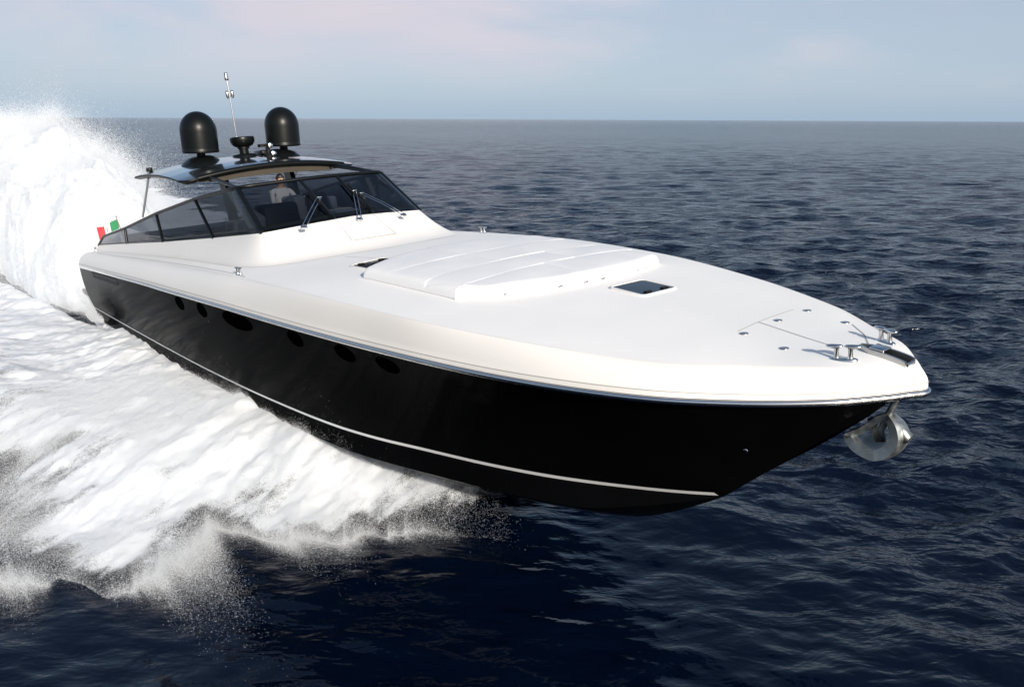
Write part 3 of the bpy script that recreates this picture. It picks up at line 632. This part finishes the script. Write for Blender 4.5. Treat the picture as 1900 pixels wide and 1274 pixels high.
# helmsman standing at the wheel
def person(loc):
    J = {}; E = []; Rr = []
    P = []
    def v(n, p, r): J[n] = len(P); P.append(p); Rr.append(r)
    v('pel', (0, 0, .92), (.13, .16)); v('waist', (.0, 0, 1.08), (.115, .145)); v('chest', (-.01, 0, 1.32), (.125, .19)); v('neckb', (.01, 0, 1.47), (.07, .085)); v('neck', (.025, 0, 1.53), (.052, .055))
    v('jaw', (.055, 0, 1.60), (.068, .066)); v('brow', (.05, 0, 1.68), (.088, .076)); v('crown', (.035, 0, 1.74), (.07, .062))
    E += [('pel', 'waist'), ('waist', 'chest'), ('chest', 'neckb'), ('neckb', 'neck'), ('neck', 'jaw'), ('jaw', 'brow'), ('brow', 'crown')]
    v('nose', (.155, 0, 1.645), (.014, .013)); E.append(('brow', 'nose'))
    for s_, n in ((1, 'l'), (-1, 'r')):
        v('sh' + n, (0, s_ * .20, 1.42), (.062, .062)); v('el' + n, (.20, s_ * .27, 1.20), (.045, .045)); v('wr' + n, (.46, s_ * .20, 1.20), (.028, .03)); v('pa' + n, (.54, s_ * .185, 1.22), (.032, .02))
        E += [('neckb', 'sh' + n), ('sh' + n, 'el' + n), ('el' + n, 'wr' + n), ('wr' + n, 'pa' + n)]
        for k in range(4):
            y = s_ * (.185 + (k - 1.5) * .02 * 0) ; z0 = 1.245 - k * .019; L = (.8, 1, .95, .75)[k]
            v(f'f{n}{k}a', (.575, s_ * .18, z0), (.009, .009)); v(f'f{n}{k}b', (.60 + .012 * L, s_ * .165, z0), (.008, .008)); v(f'f{n}{k}c', (.605, s_ * (.165 - .03 * L), z0 - .004), (.007, .007))
            E += [('pa' + n, f'f{n}{k}a'), (f'f{n}{k}a', f'f{n}{k}b'), (f'f{n}{k}b', f'f{n}{k}c')]
        v('t' + n + 'a', (.53, s_ * .155, 1.25), (.010, .010)); v('t' + n + 'b', (.57, s_ * .145, 1.262), (.009, .009)); E += [('pa' + n, 't' + n + 'a'), ('t' + n + 'a', 't' + n + 'b')]
        v('hip' + n, (0, s_ * .095, .86), (.095, .095)); v('kn' + n, (.03, s_ * .11, .47), (.058, .058)); v('an' + n, (-.02, s_ * .12, .09), (.038, .038)); v('to' + n, (.13, s_ * .13, .035), (.035, .04))
        E += [('pel', 'hip' + n), ('hip' + n, 'kn' + n), ('kn' + n, 'an' + n), ('an' + n, 'to' + n)]
    me = bpy.data.meshes.new('tmp'); me.from_pydata(P, [(J[a], J[b]) for a, b in E], []); o = bpy.data.objects.new('tmp', me); COL.objects.link(o)
    sk = o.modifiers.new('s', 'SKIN'); sk.use_smooth_shade = True
    for i, r in enumerate(Rr): me.skin_vertices[0].data[i].radius = r
    me.skin_vertices[0].data[0].use_root = True
    o.modifiers.new('b', 'SUBSURF').levels = 2
    dg = bpy.context.evaluated_depsgraph_get(); m2 = bpy.data.meshes.new_from_object(o.evaluated_get(dg)); bpy.data.objects.remove(o)
    for m in ('shirt', 'skin', 'trousers'): m2.materials.append(MT[m])
    for p in m2.polygons:
        c = p.center; p.use_smooth = True
        p.material_index = 2 if c.z < .95 and c.x < .3 else (1 if c.z > 1.50 or c.x > .44 else 0)
    b = on_boat('person', loc); b2 = bpy.data.objects.new('person', m2); COL.objects.link(b2); b2.matrix_world = b.matrix_world; bpy.data.objects.remove(b); b2.name = 'person'
    tag(b2, 'person in a white shirt standing at the helm behind the windscreen', 'person')
    th = np.linspace(0, math.pi / 2, 10); aa = np.linspace(0, 2 * np.pi, 24, endpoint=False)
    cap_ = np.stack([np.stack([.035 + .104 * np.cos(t_) * np.cos(aa), .090 * np.cos(t_) * np.sin(aa), 1.665 + .125 * np.sin(t_) + .035 * np.cos(t_) * np.maximum(np.cos(aa), -.8)], -1) for t_ in th], 0)
    mesh_np('hair', cap_.reshape(-1, 3), gridF(10, 24, False, True), MT['hair'], b2)
    for s_ in (1, -1): MB().lathe([(0, -.012), (.011, -.006), (.011, .006), (0, .012)], (.135, s_ * .032, 1.672), 10).build('eye', MT['hair'], b2); MB().lathe([(0, -.03), (.016, -.015), (.018, .01), (0, .03)], (.03, s_ * .085, 1.655), 10).build('ear', MT['skin'], b2)
person((8.62, .15, .24))

# ---------------------------------------------------------------- sea
def hash2(ix, iy, seed):
    h = (ix.astype(np.int64) * 374761393 + iy.astype(np.int64) * 668265263 + seed * 1442695041) & 0xffffffff
    h = ((h ^ (h >> 13)) * 1274126177) & 0xffffffff
    return ((h ^ (h >> 16)) & 0xffff) / 65535.0
def vnoise(x, y, seed=0):
    ix, iy = np.floor(x), np.floor(y); fx, fy = x - ix, y - iy
    fx = fx * fx * fx * (fx * (fx * 6 - 15) + 10); fy = fy * fy * fy * (fy * (fy * 6 - 15) + 10)
    a, b, c, d_ = hash2(ix, iy, seed), hash2(ix + 1, iy, seed), hash2(ix, iy + 1, seed), hash2(ix + 1, iy + 1, seed)
    return a + (b - a) * fx + (c - a) * fy + (a - b - c + d_) * fx * fy
def fbm(x, y, oct_=4, seed=0, gain=.5):
    s_, a, n = 0, 1., 0.
    for k in range(oct_):
        s_ = s_ + a * vnoise(x * 2**k + 17.3 * k, y * 2**k - 9.1 * k, seed + k); n += a; a *= gain
    return s_ / n                                           # 0..1
wr = np.random.default_rng(5)
NW = 150
lam = np.exp(wr.uniform(math.log(.30), math.log(8), NW)); wdir = math.radians(80) + wr.normal(0, .6, NW)
wk = 2 * np.pi / lam; kx_, ky_ = wk * np.cos(wdir), wk * np.sin(wdir); wph = wr.uniform(0, 2 * np.pi, NW)
wamp = .0108 * lam ** .80 * np.exp(-(lam / 6)**2) * wr.uniform(.5, 1.3, NW) / math.sqrt(NW / 40)
def sea_height(X, Y, sp):
    """choppy sum of waves; components finer than the local spacing sp fade out"""
    dx = np.zeros_like(X); dy = np.zeros_like(X); z = np.zeros_like(X)
    for i in range(NW):
        w = np.clip((lam[i] / sp - 2.5) / 3, 0, 1)
        if not np.any(w): continue
        p = kx_[i] * X + ky_[i] * Y + wph[i]; s_, c = np.sin(p), np.cos(p)
        z += w * wamp[i] * s_; dx += w * wamp[i] * c * math.cos(wdir[i]) * .45; dy += w * wamp[i] * c * math.sin(wdir[i]) * .45
    return dx, dy, z
rad = [1.0]
while rad[-1] < 26000: rad.append(rad[-1] + max(.045, rad[-1] * .0052))
rad = np.array(rad)
ang = np.concatenate([np.linspace(math.radians(52), math.radians(128), 420), np.linspace(math.radians(128), math.radians(412), 330)[1:-1]])
RR, AA = np.meshgrid(rad, ang, indexing='ij'); X, Y = RR * np.cos(AA), RR * np.sin(AA)
def gusts(X, Y): return (.72 + .56 * fbm(X / 23, Y / 40, 3, 40)) * (1 - .74 * np.exp(-((X + 2.5) / 7.8)**4 - ((Y - 7) / 6)**4))   # calmer in the lee of the hull
gust = gusts(X, Y)
dx, dy, z = sea_height(X, Y, np.maximum(RR * .0052, .045) * 1.1)
V = np.stack([X + dx * gust, Y + dy * gust, z * gust], -1)
def sea_mat():
    m = bpy.data.materials.new('deep_sea'); m.use_nodes = True; t = m.node_tree; b = t.nodes['Principled BSDF']
    b.inputs['Base Color'].default_value = (.0007, .0031, .0108, 1); b.inputs['Roughness'].default_value = .07; b.inputs['IOR'].default_value = 1.333
    co = t.nodes.new('ShaderNodeTexCoord'); lee = t.nodes.new('ShaderNodeAttribute'); lee.attribute_name = 'ripple'
    prev = None
    for sc_, st_, ds, strx in ((.13, .55, .7, (1, 2.4, 1)), (.5, .8, .45, (1, 2.2, 1)), (1.5, .8, .20, (1, 1.9, 1)), (5., .45, .04, (1, 1.6, 1)), (16., .15, .008, (1, 1.4, 1))):
        mp = t.nodes.new('ShaderNodeMapping'); mp.inputs['Scale'].default_value = strx; mp.inputs['Rotation'].default_value = (0, 0, -.2)
        n = t.nodes.new('ShaderNodeTexNoise'); n.inputs['Scale'].default_value = sc_; n.inputs['Detail'].default_value = 3.5; n.inputs['Roughness'].default_value = .55; n.inputs['Distortion'].default_value = .4
        t.links.new(co.outputs['Object'], mp.inputs[0]); t.links.new(mp.outputs[0], n.inputs['Vector'])
        bp = t.nodes.new('ShaderNodeBump'); cs_ = t.nodes.new('ShaderNodeMath'); cs_.operation = 'MULTIPLY'; cs_.inputs[1].default_value = st_; t.links.new(lee.outputs['Fac'], cs_.inputs[0]); t.links.new(cs_.outputs[0], bp.inputs['Strength']); bp.inputs['Distance'].default_value = ds
        t.links.new(n.outputs['Fac'], bp.inputs['Height'])
        if prev: t.links.new(prev.outputs[0], bp.inputs['Normal'])
        prev = bp
    t.links.new(prev.outputs[0], b.inputs['Normal'])
    at = t.nodes.new('ShaderNodeAttribute'); at.attribute_name = 'chop'; t.links.new(at.outputs['Fac'], b.inputs['Roughness'])
    mr = t.nodes.new('ShaderNodeMapRange'); mr.inputs[1].default_value = .10; mr.inputs[2].default_value = .14; mr.inputs[3].default_value = .5; mr.inputs[4].default_value = .20; t.links.new(at.outputs['Fac'], mr.inputs[0]); gp = t.nodes.new('ShaderNodeMapping'); gp.inputs['Scale'].default_value = (.010, .022, 1); t.links.new(co.outputs['Object'], gp.inputs[0]); gn = t.nodes.new('ShaderNodeTexNoise'); gn.inputs['Scale'].default_value = 1; gn.inputs['Detail'].default_value = 6; gn.inputs['Roughness'].default_value = .68; t.links.new(gp.outputs[0], gn.inputs['Vector']); gm = t.nodes.new('ShaderNodeMapRange'); gm.inputs[1].default_value = .34; gm.inputs[2].default_value = .66; gm.inputs[3].default_value = .75; gm.inputs[4].default_value = 1.15; t.links.new(gn.outputs['Fac'], gm.inputs[0]); gx = t.nodes.new('ShaderNodeMath'); gx.operation = 'MULTIPLY'; t.links.new(mr.outputs[0], gx.inputs[0]); t.links.new(gm.outputs[0], gx.inputs[1]); t.links.new(gx.outputs[0], b.inputs['Specular IOR Level'])   # steep facets hide each other far off
    return m
F = gridF(len(rad), len(ang), False, True)
V0 = np.concatenate([V.reshape(-1, 3), [[0, 0, 0]]]); n_ = len(ang); kk = len(V0) - 1
F3 = np.stack([np.full(n_, kk), np.arange(n_), (np.arange(n_) + 1) % n_], -1)
sea = mesh_np('sea', V0, [F[:, ::-1], F3], sea_mat()); tag(sea, kind='structure')
sea_a = sea.data.attributes.new('chop', 'FLOAT', 'POINT'); sea_a.data.foreach_set('value', np.concatenate([np.interp(np.log(RR.ravel()), np.log([1, 20, 60, 200, 600]), [.10, .10, .105, .12, .14]), [.06]]).astype(np.float32))

sea_b = sea.data.attributes.new('ripple', 'FLOAT', 'POINT'); sea_b.data.foreach_set('value', np.concatenate([np.interp(RR, [5, 14, 40], [.55, .8, 1]).ravel() * (1 - .72 * np.exp(-((X + 2.5) / 7.8)**4 - ((Y - 7) / 6)**4)).ravel(), [.3]]).astype(np.float32))

# ---------------------------------------------------------------- foam and spray (water frame: s along the heading from the transom, t to starboard)
HD = np.array([math.cos(PSI), math.sin(PSI)]); SB = np.array([math.sin(PSI), -math.cos(PSI)]); O2 = np.array([-10.0390, 23.6342])
def toxy(s_, t_): return O2[0] + s_ * HD[0] + t_ * SB[0], O2[1] + s_ * HD[1] + t_ * SB[1]
def sm(a, b, x): q = np.clip((x - a) / (b - a), 0, 1); return q * q * (3 - 2 * q)
def half_hull(s_): return np.interp(s_, [-1, 0, 6, 10, 12.5, 14.2, 15.4, 16.2], [1.2, 2.22, 2.2, 2.05, 1.75, 1.2, .5, 0])
def edge_out(s_):        # how far the starboard foam reaches
    return np.interp(s_, [-90, -30, 0, 6, 9.8, 10.4, 11.0, 11.6, 13.6, 14.6, 15.4, 16.1], [16, 11, 9.4, 8.8, 8.0, 7.0, 6.3, 6.5, 6.5, 5.9, 5.3, 4.6])
def edge_port(s_): return np.interp(s_, [-90, -48, -34, -20, 0, 10, 14.5, 16.1], [-15, -12.2, -11.2, -9.8, -7.2, -4.6, -2.2, -.2])
def lead_edge(T_): return np.interp(T_, [0, .5, 1, 1.8, 2.5, 3.1, 3.6, 4.4, 5.2, 6.3], [17.5, 17.4, 17.0, 16.45, 16.0, 15.2, 15.0, 15.4, 15.5, 14.0]) + (fbm(T_ * 1.6, T_ * 0 + 3, 4, 31, .6) - .5) * 1.5 * sm(.6, 2.0, T_)
def wake(S_, T_):
    """height of the foam over the sea, and how densely it covers"""
    Q_ = S_ - .5 * T_
    ns = fbm(Q_ * 1.35, T_ * .62, 5, 3, .58)                    # ropes of foam thrown outwards
    nf = fbm(Q_ * 3.6, T_ * 2.2, 5, 9, .62)
    nl = fbm(S_ * .33, T_ * .36, 3, 21)
    star = T_ > 0
    hh = half_hull(S_); d = np.where(star, T_, -T_) - hh
    A = np.interp(S_, [-40, -8, 0, 5, 8, 10, 12, 13.5, 15, 16.2, 17.0], [.03, .05, .10, .26, .38, .54, .66, .62, .46, .24, .04])
    sheet = A * np.exp(-((np.maximum(d, 0) - .25) / np.interp(S_, [0, 15], [1.7, 1.25]))**2)
    roll_ = np.interp(S_, [-20, 0, 8, 13, 15.5], [.05, .34, .42, .30, .0]) * np.exp(-((T_ - np.interp(S_, [-20, 0, 8, 14], [9, 6.2, 5.2, 3.6])) / 1.25)**2)
    churn = np.interp(S_, [-90, -30, -2, 2], [.02, .12, .30, .25])
    nq = fbm(Q_ * 9.5, T_ * 5.5, 3, 71, .7)
    h = (nq - .5) * .05 + sheet * (.85 + .3 * ns) + roll_ * (.5 + .9 * nl) + (ns - .46) * (.03 + .30 * churn + .06 * A) + (nf - .5) * (.07 + .15 * churn) + .10
    # the trough between the bow wave and the boiling water astern
    h -= .34 * np.exp(-((T_ - np.interp(S_, [-14, -9, -4, 1.4, 4], [4.3, 3.6, 2.9, 2.35, 2.1])) / .30)**2) * sm(3.5, 0, S_) * sm(-16, -9, S_)
    lead = lead_edge(np.abs(T_))
    eo = edge_out(S_) + (fbm(S_ * .9, S_ * 0 + 7, 4, 33) - .5) * 1.8; ep = edge_port(S_) - (fbm(S_ * .5, S_ * 0 + 2, 4, 35) - .5) * 3.2
    cov = sm(0, np.interp(np.abs(T_), [.3, 1.5], [1.9, .85]), lead - S_) * sm(0, 1.8, eo - T_) * sm(0, 1.6, T_ - ep)
    gap = np.exp(-(((S_ - 10.75) / .42)**2 + ((T_ - 6.1) / 1.15)**2)); cov *= 1 - .9 * gap; h *= 1 - .6 * gap
    old = sm(-20, -85, S_); cov *= 1 - .55 * old
    crease = np.exp(-((T_ - np.interp(S_, [-14, -9, -4, 1.4, 4], [4.3, 3.6, 2.9, 2.35, 2.1])) / .16)**2) * sm(3.5, 0, S_) * sm(-16, -9, S_)
    cov *= 1 - .5 * crease
    st2 = fbm(Q_ * 1.7 + 5, T_ * .62, 6, 131, .66)
    cov *= 1 - .52 * sm(.42, .64, st2) * np.maximum(sm(.8, 3.4, d), .8 * sm(12.5, 15, S_) * sm(0, .5, d)) * np.interp(S_, [-8, 4, 9], [.3, .5, .8])
    return h * sm(0, .35, cov), cov, ns
sg_ = np.concatenate([np.arange(-90, -12, .20), np.arange(-12, 4, .075), np.arange(4, 17.4, .042)])
tg = np.concatenate([np.arange(-15, -.5, .14), np.arange(-.5, 1, .08), np.arange(1, 7.4, .045), np.arange(7.4, 16, .14)])
SS, TT = np.meshgrid(sg_, tg, indexing='ij')
h, cov, ns = wake(SS, TT)
wx, wy = toxy(SS, TT); Rw = np.hypot(wx, wy); _, _, zs0 = sea_height(wx, wy, np.maximum(Rw * .0052, .045) * 1.1)
zs0 *= gusts(wx, wy)
ZZ = zs0 * (1 - .6 * sm(0, .3, h)) + h + .012
P = np.stack([wx, wy, ZZ], -1).reshape(-1, 3); F = gridF(len(sg_), len(tg))
# no foam inside the hull, nor where nothing is left of it
cs, ct, cc = (q.ravel()[F].mean(1) for q in (SS, TT, cov))
keep = (cc > .02) & ~((cs > .6) & (cs < 13.5) & (np.abs(ct) < half_hull(cs) - .95))
def foam_mat(name, bump_):
    m = bpy.data.materials.new(name); m.use_nodes = True; t = m.node_tree; b = t.nodes['Principled BSDF']
    b.inputs['Base Color'].default_value = (.85, .88, .905, 1); b.inputs['Roughness'].default_value = .75; b.inputs['Specular IOR Level'].default_value = .2
    b.subsurface_method = 'BURLEY'; b.inputs['Subsurface Weight'].default_value = .75; b.inputs['Subsurface Radius'].default_value = (1, 1, 1); b.inputs['Subsurface Scale'].default_value = .16
    co = t.nodes.new('ShaderNodeTexCoord')
    at = t.nodes.new('ShaderNodeAttribute'); at.attribute_name = 'cover'
    mp = t.nodes.new('ShaderNodeMapping'); mp.inputs['Rotation'].default_value = (0, 0, -PSI - math.radians(26.6)); t.links.new(co.outputs['Object'], mp.inputs[0])
    mp2 = t.nodes.new('ShaderNodeMapping'); mp2.inputs['Scale'].default_value = (1.0, .55, 1); t.links.new(mp.outputs[0], mp2.inputs[0])
    n1 = t.nodes.new('ShaderNodeTexNoise'); n1.inputs['Scale'].default_value = 2.4; n1.inputs['Detail'].default_value = 8; n1.inputs['Roughness'].default_value = .72
    n2 = t.nodes.new('ShaderNodeTexNoise'); n2.inputs['Scale'].default_value = 55; n2.inputs['Detail'].default_value = 3; n2.inputs['Roughness'].default_value = .7
    t.links.new(mp2.outputs[0], n1.inputs['Vector']); t.links.new(mp.outputs[0], n2.inputs['Vector'])
    def math_(op, a, b_, c=None):
        q = t.nodes.new('ShaderNodeMath'); q.operation = op
        for i, x in enumerate((a, b_) if c is None else (a, b_, c)):
            if isinstance(x, (int, float)): q.inputs[i].default_value = x
            else: t.links.new(x, q.inputs[i])
        return q.outputs[0]
    mixn = math_('ADD', math_('MULTIPLY', n1.outputs['Fac'], .60), math_('MULTIPLY', n2.outputs['Fac'], .40))
    # solid where cover is high, breaking into flecks towards the edges
    q = math_('SUBTRACT', math_('MULTIPLY', at.outputs['Fac'], 1.05), math_('MULTIPLY', math_('SUBTRACT', mixn, .30), 2.7))
    al = t.nodes.new('ShaderNodeMapRange'); al.interpolation_type = 'SMOOTHSTEP'; al.inputs[1].default_value = -.22; al.inputs[2].default_value = .34
    t.links.new(q, al.inputs[0])
    tr = t.nodes.new('ShaderNodeBsdfTransparent'); mx = t.nodes.new('ShaderNodeMixShader'); o = t.nodes['Material Output']
    tl = t.nodes.new('ShaderNodeBsdfTranslucent'); tl.inputs[0].default_value = (.80, .86, .90, 1); ms = t.nodes.new('ShaderNodeMixShader'); ms.inputs[0].default_value = .15
    t.links.new(b.outputs[0], ms.inputs[1]); t.links.new(tl.outputs[0], ms.inputs[2])
    t.links.new(al.outputs[0], mx.inputs[0]); t.links.new(tr.outputs[0], mx.inputs[1]); t.links.new(ms.outputs[0], mx.inputs[2]); t.links.new(mx.outputs[0], o.inputs[0])
    bp = t.nodes.new('ShaderNodeBump'); bp.inputs['Strength'].default_value = bump_; bp.inputs['Distance'].default_value = .07; t.links.new(mixn, bp.inputs['Height']); t.links.new(bp.outputs[0], b.inputs['Normal'])
    return m
MT['foam'] = foam_mat('sea_foam', .3); MT['plume'] = foam_mat('white_water', .25)
def attr(o, name, vals):
    a = o.data.attributes.new(name, 'FLOAT', 'POINT'); a.data.foreach_set('value', np.asarray(vals, np.float32).ravel())
def compact(P, F, *vals):
    u = np.unique(F); mp_ = np.full(len(P), -1, np.int64); mp_[u] = np.arange(len(u)); return (P[u], mp_[F]) + tuple(v.ravel()[u] for v in vals)
P2, F2, c2 = compact(P, F[keep], cov)
wk_ = mesh_np('wake_foam', P2, F2, MT['foam']); attr(wk_, 'cover', c2)
tag(wk_, 'white foam sheet of bow wave and wake spreading beside the hull', 'foam', kind='stuff')

# droplets: small tetrahedra, one mesh per kind of spray
TET = np.array([(1, 1, 1), (-1, -1, 1), (-1, 1, -1), (1, -1, -1)]) / math.sqrt(3)
def drops(name, P, r, label):
    n = len(P); q = RNG.normal(size=(n, 4)); q /= np.linalg.norm(q, axis=1, keepdims=True); w, x, y, z = q.T
    R = np.stack([1-2*(y*y+z*z), 2*(x*y-z*w), 2*(x*z+y*w), 2*(x*y+z*w), 1-2*(x*x+z*z), 2*(y*z-x*w), 2*(x*z-y*w), 2*(y*z+x*w), 1-2*(x*x+y*y)], -1).reshape(n, 3, 3)
    V = np.einsum('nij,kj->nki', R, TET) * np.asarray(r)[:, None, None] + P[:, None, :]
    f = np.array([(0, 1, 2), (0, 3, 1), (0, 2, 3), (1, 3, 2)]); F = (f[None] + 4 * np.arange(n)[:, None, None]).reshape(-1, 3)
    return tag(mesh_np(name, V.reshape(-1, 3), F, MT['drop'], smooth=False), label, 'spray', kind='stuff')
MT['drop'] = mat('spray_drops', (.92, .95, .975), .6)
def sample_wake(n, smin, smax, tmin, tmax, wfun, lift):
    s_ = RNG.uniform(smin, smax, n); t_ = RNG.uniform(tmin, tmax, n); h, c, ns = wake(s_, t_)
    k = RNG.random(n) < wfun(s_, t_, h, c, ns); s_, t_, h = s_[k], t_[k], h[k]
    x, y = toxy(s_, t_); up_ = RNG.exponential(lift, len(s_)) * np.clip((t_ - half_hull(s_)) * .9, .15, 1) * (.15 + 2.2 * fbm((s_ - .5 * t_) * 2.1, t_ * .55, 4, 81, .6)**2 * 1.6)
    return np.stack([x, y, np.maximum(h, 0) + .02 + up_], -1), s_, t_
Pa, sa, ta = sample_wake(5600000, 8.0, 17.2, .2, 7.2, lambda s_, t_, h, c, ns: np.clip(.34 * c * np.interp(s_, [6, 11, 14], [.5, 1.3, 2.0]) + 2.2 * c * (1 - c), 0, 1) * np.clip((t_ - half_hull(s_)) * 1.4, .12, 1) * (1 - .93 * sm(15.4, 16.9, s_ + .5 * np.maximum(1.2 - t_, 0))) * np.clip(ns * 2.2 - .4, .3, 1), .11)
ra = np.exp(RNG.normal(math.log(.0019), .3, len(Pa))) * np.interp(sa, [8, 10, 14], [1.5, 1.25, 1])
# flung beads ahead of the leading edge, in fingers
nb = 1000000; tb = RNG.uniform(.6, 7.2, nb); fing = fbm(tb * .95, tb * 0 + 5, 3, 31)
sb = lead_edge(tb) + RNG.exponential(.24, nb) * (fing * 2.4 - .4) - .32
kb = (RNG.random(nb) < np.clip(fing * 2.2 - .45, .05, 1)) & (tb < edge_out(sb) + RNG.normal(0, .35, nb) + .2) & (RNG.random(nb) < sm(.5, 2.2, tb))
xb2, yb2 = toxy(sb[kb], tb[kb]); Pb = np.stack([xb2, yb2, .03 + RNG.exponential(.11, kb.sum())], -1)
rb = np.exp(RNG.normal(math.log(.00175), .4, len(Pb)))
drops('bow_spray', np.concatenate([Pa, Pb]), np.concatenate([ra, rb]), 'fine white droplets flying off the bow wave')

# rooster tail: a plume of white water thrown up behind the transom
def plume(s_, f):
    """centre line height, half width and offset of the plume, f = 0..1 round its section"""
    H_ = np.interp(-s_, [-.6, 1, 3, 6, 10, 16, 24, 34, 46], [.55, 2.0, 3.7, 4.9, 5.55, 6.0, 6.1, 5.2, 3.0]); Wd = np.interp(-s_, [-.6, 2, 8, 20, 46], [2.1, 2.4, 2.9, 3.6, 4.5]); c = np.interp(-s_, [-.6, 4, 20, 46], [.3, .8, 1.0, 1.0])
    return H_, Wd, c
sp = np.concatenate([np.arange(.6, -12, -.09), np.arange(-12, -46, -.22)]); fp = np.linspace(0, 1, 190)
S2, F_2 = np.meshgrid(sp, fp, indexing='ij'); H_, Wd, c_ = plume(S2, F_2)
a_ = np.pi * F_2; H_ = H_ * .90; Wd = Wd * .88
bump_ = (fbm(S2 * .42 + 3, F_2 * 5.2, 5, 51, .55) - .5); fine_ = (fbm(S2 * 1.9, F_2 * 17, 4, 57) - .5)
k_ = 1 + .22 * bump_ + .02 * fine_
T2 = c_ + Wd * np.cos(a_) * np.abs(np.cos(a_))**.12 * k_; Z2 = H_ * np.sin(a_)**.85 * (.90 + .45 * bump_ + .03 * fine_) - .1
x2, y2 = toxy(S2 + .5 * bump_, T2)
rp = mesh_np('rooster_tail', np.stack([x2, y2, Z2], -1).reshape(-1, 3), gridF(len(sp), len(fp)), MT['plume']); 
cv = np.clip(1.9 - 1.0 * sm(.72, 1.0, np.sin(a_)) * sm(.25, -.2, bump_), 0, 1.6) * sm(46, 30, -S2)
attr(rp, 'cover', cv); tag(rp, 'tall white plume of water thrown up behind the stern', 'spray', kind='stuff')
n = 1700000
sq = -44 * RNG.random(n)**1.3 + .9; fq = RNG.random(n); H_, Wd, c_ = plume(sq, fq); aq = np.pi * fq
bq = (fbm(sq * .42 + 3, fq * 5.2, 5, 51, .55) - .5); wq = fbm(sq * 1.1, fq * 9, 4, 61, .6)
grow = np.interp(-sq, [-1, 1, 3, 8], [.12, .45, .85, 1.1])
off = (RNG.exponential(.30, n) * (.35 + 1.5 * wq) + np.abs(RNG.normal(0, .16, n)) - .45) * grow
tq = c_ + (Wd * (1 + .30 * bq) * np.abs(np.cos(aq))**.12 + off) * np.cos(aq); zq = H_ * np.sin(aq)**.85 * (.90 + .45 * bq) + off * np.sin(aq) * .85 - .05
xq, yq = toxy(sq + .5 * bq, tq); ok = zq > .02
drops('plume_spray', np.stack([xq, yq, zq], -1)[ok], (np.exp(RNG.normal(math.log(.0055), .3, n)) * np.interp(-sq, [0, 40], [.9, 1.9]))[ok], 'mist of fine droplets round the plume behind the stern')
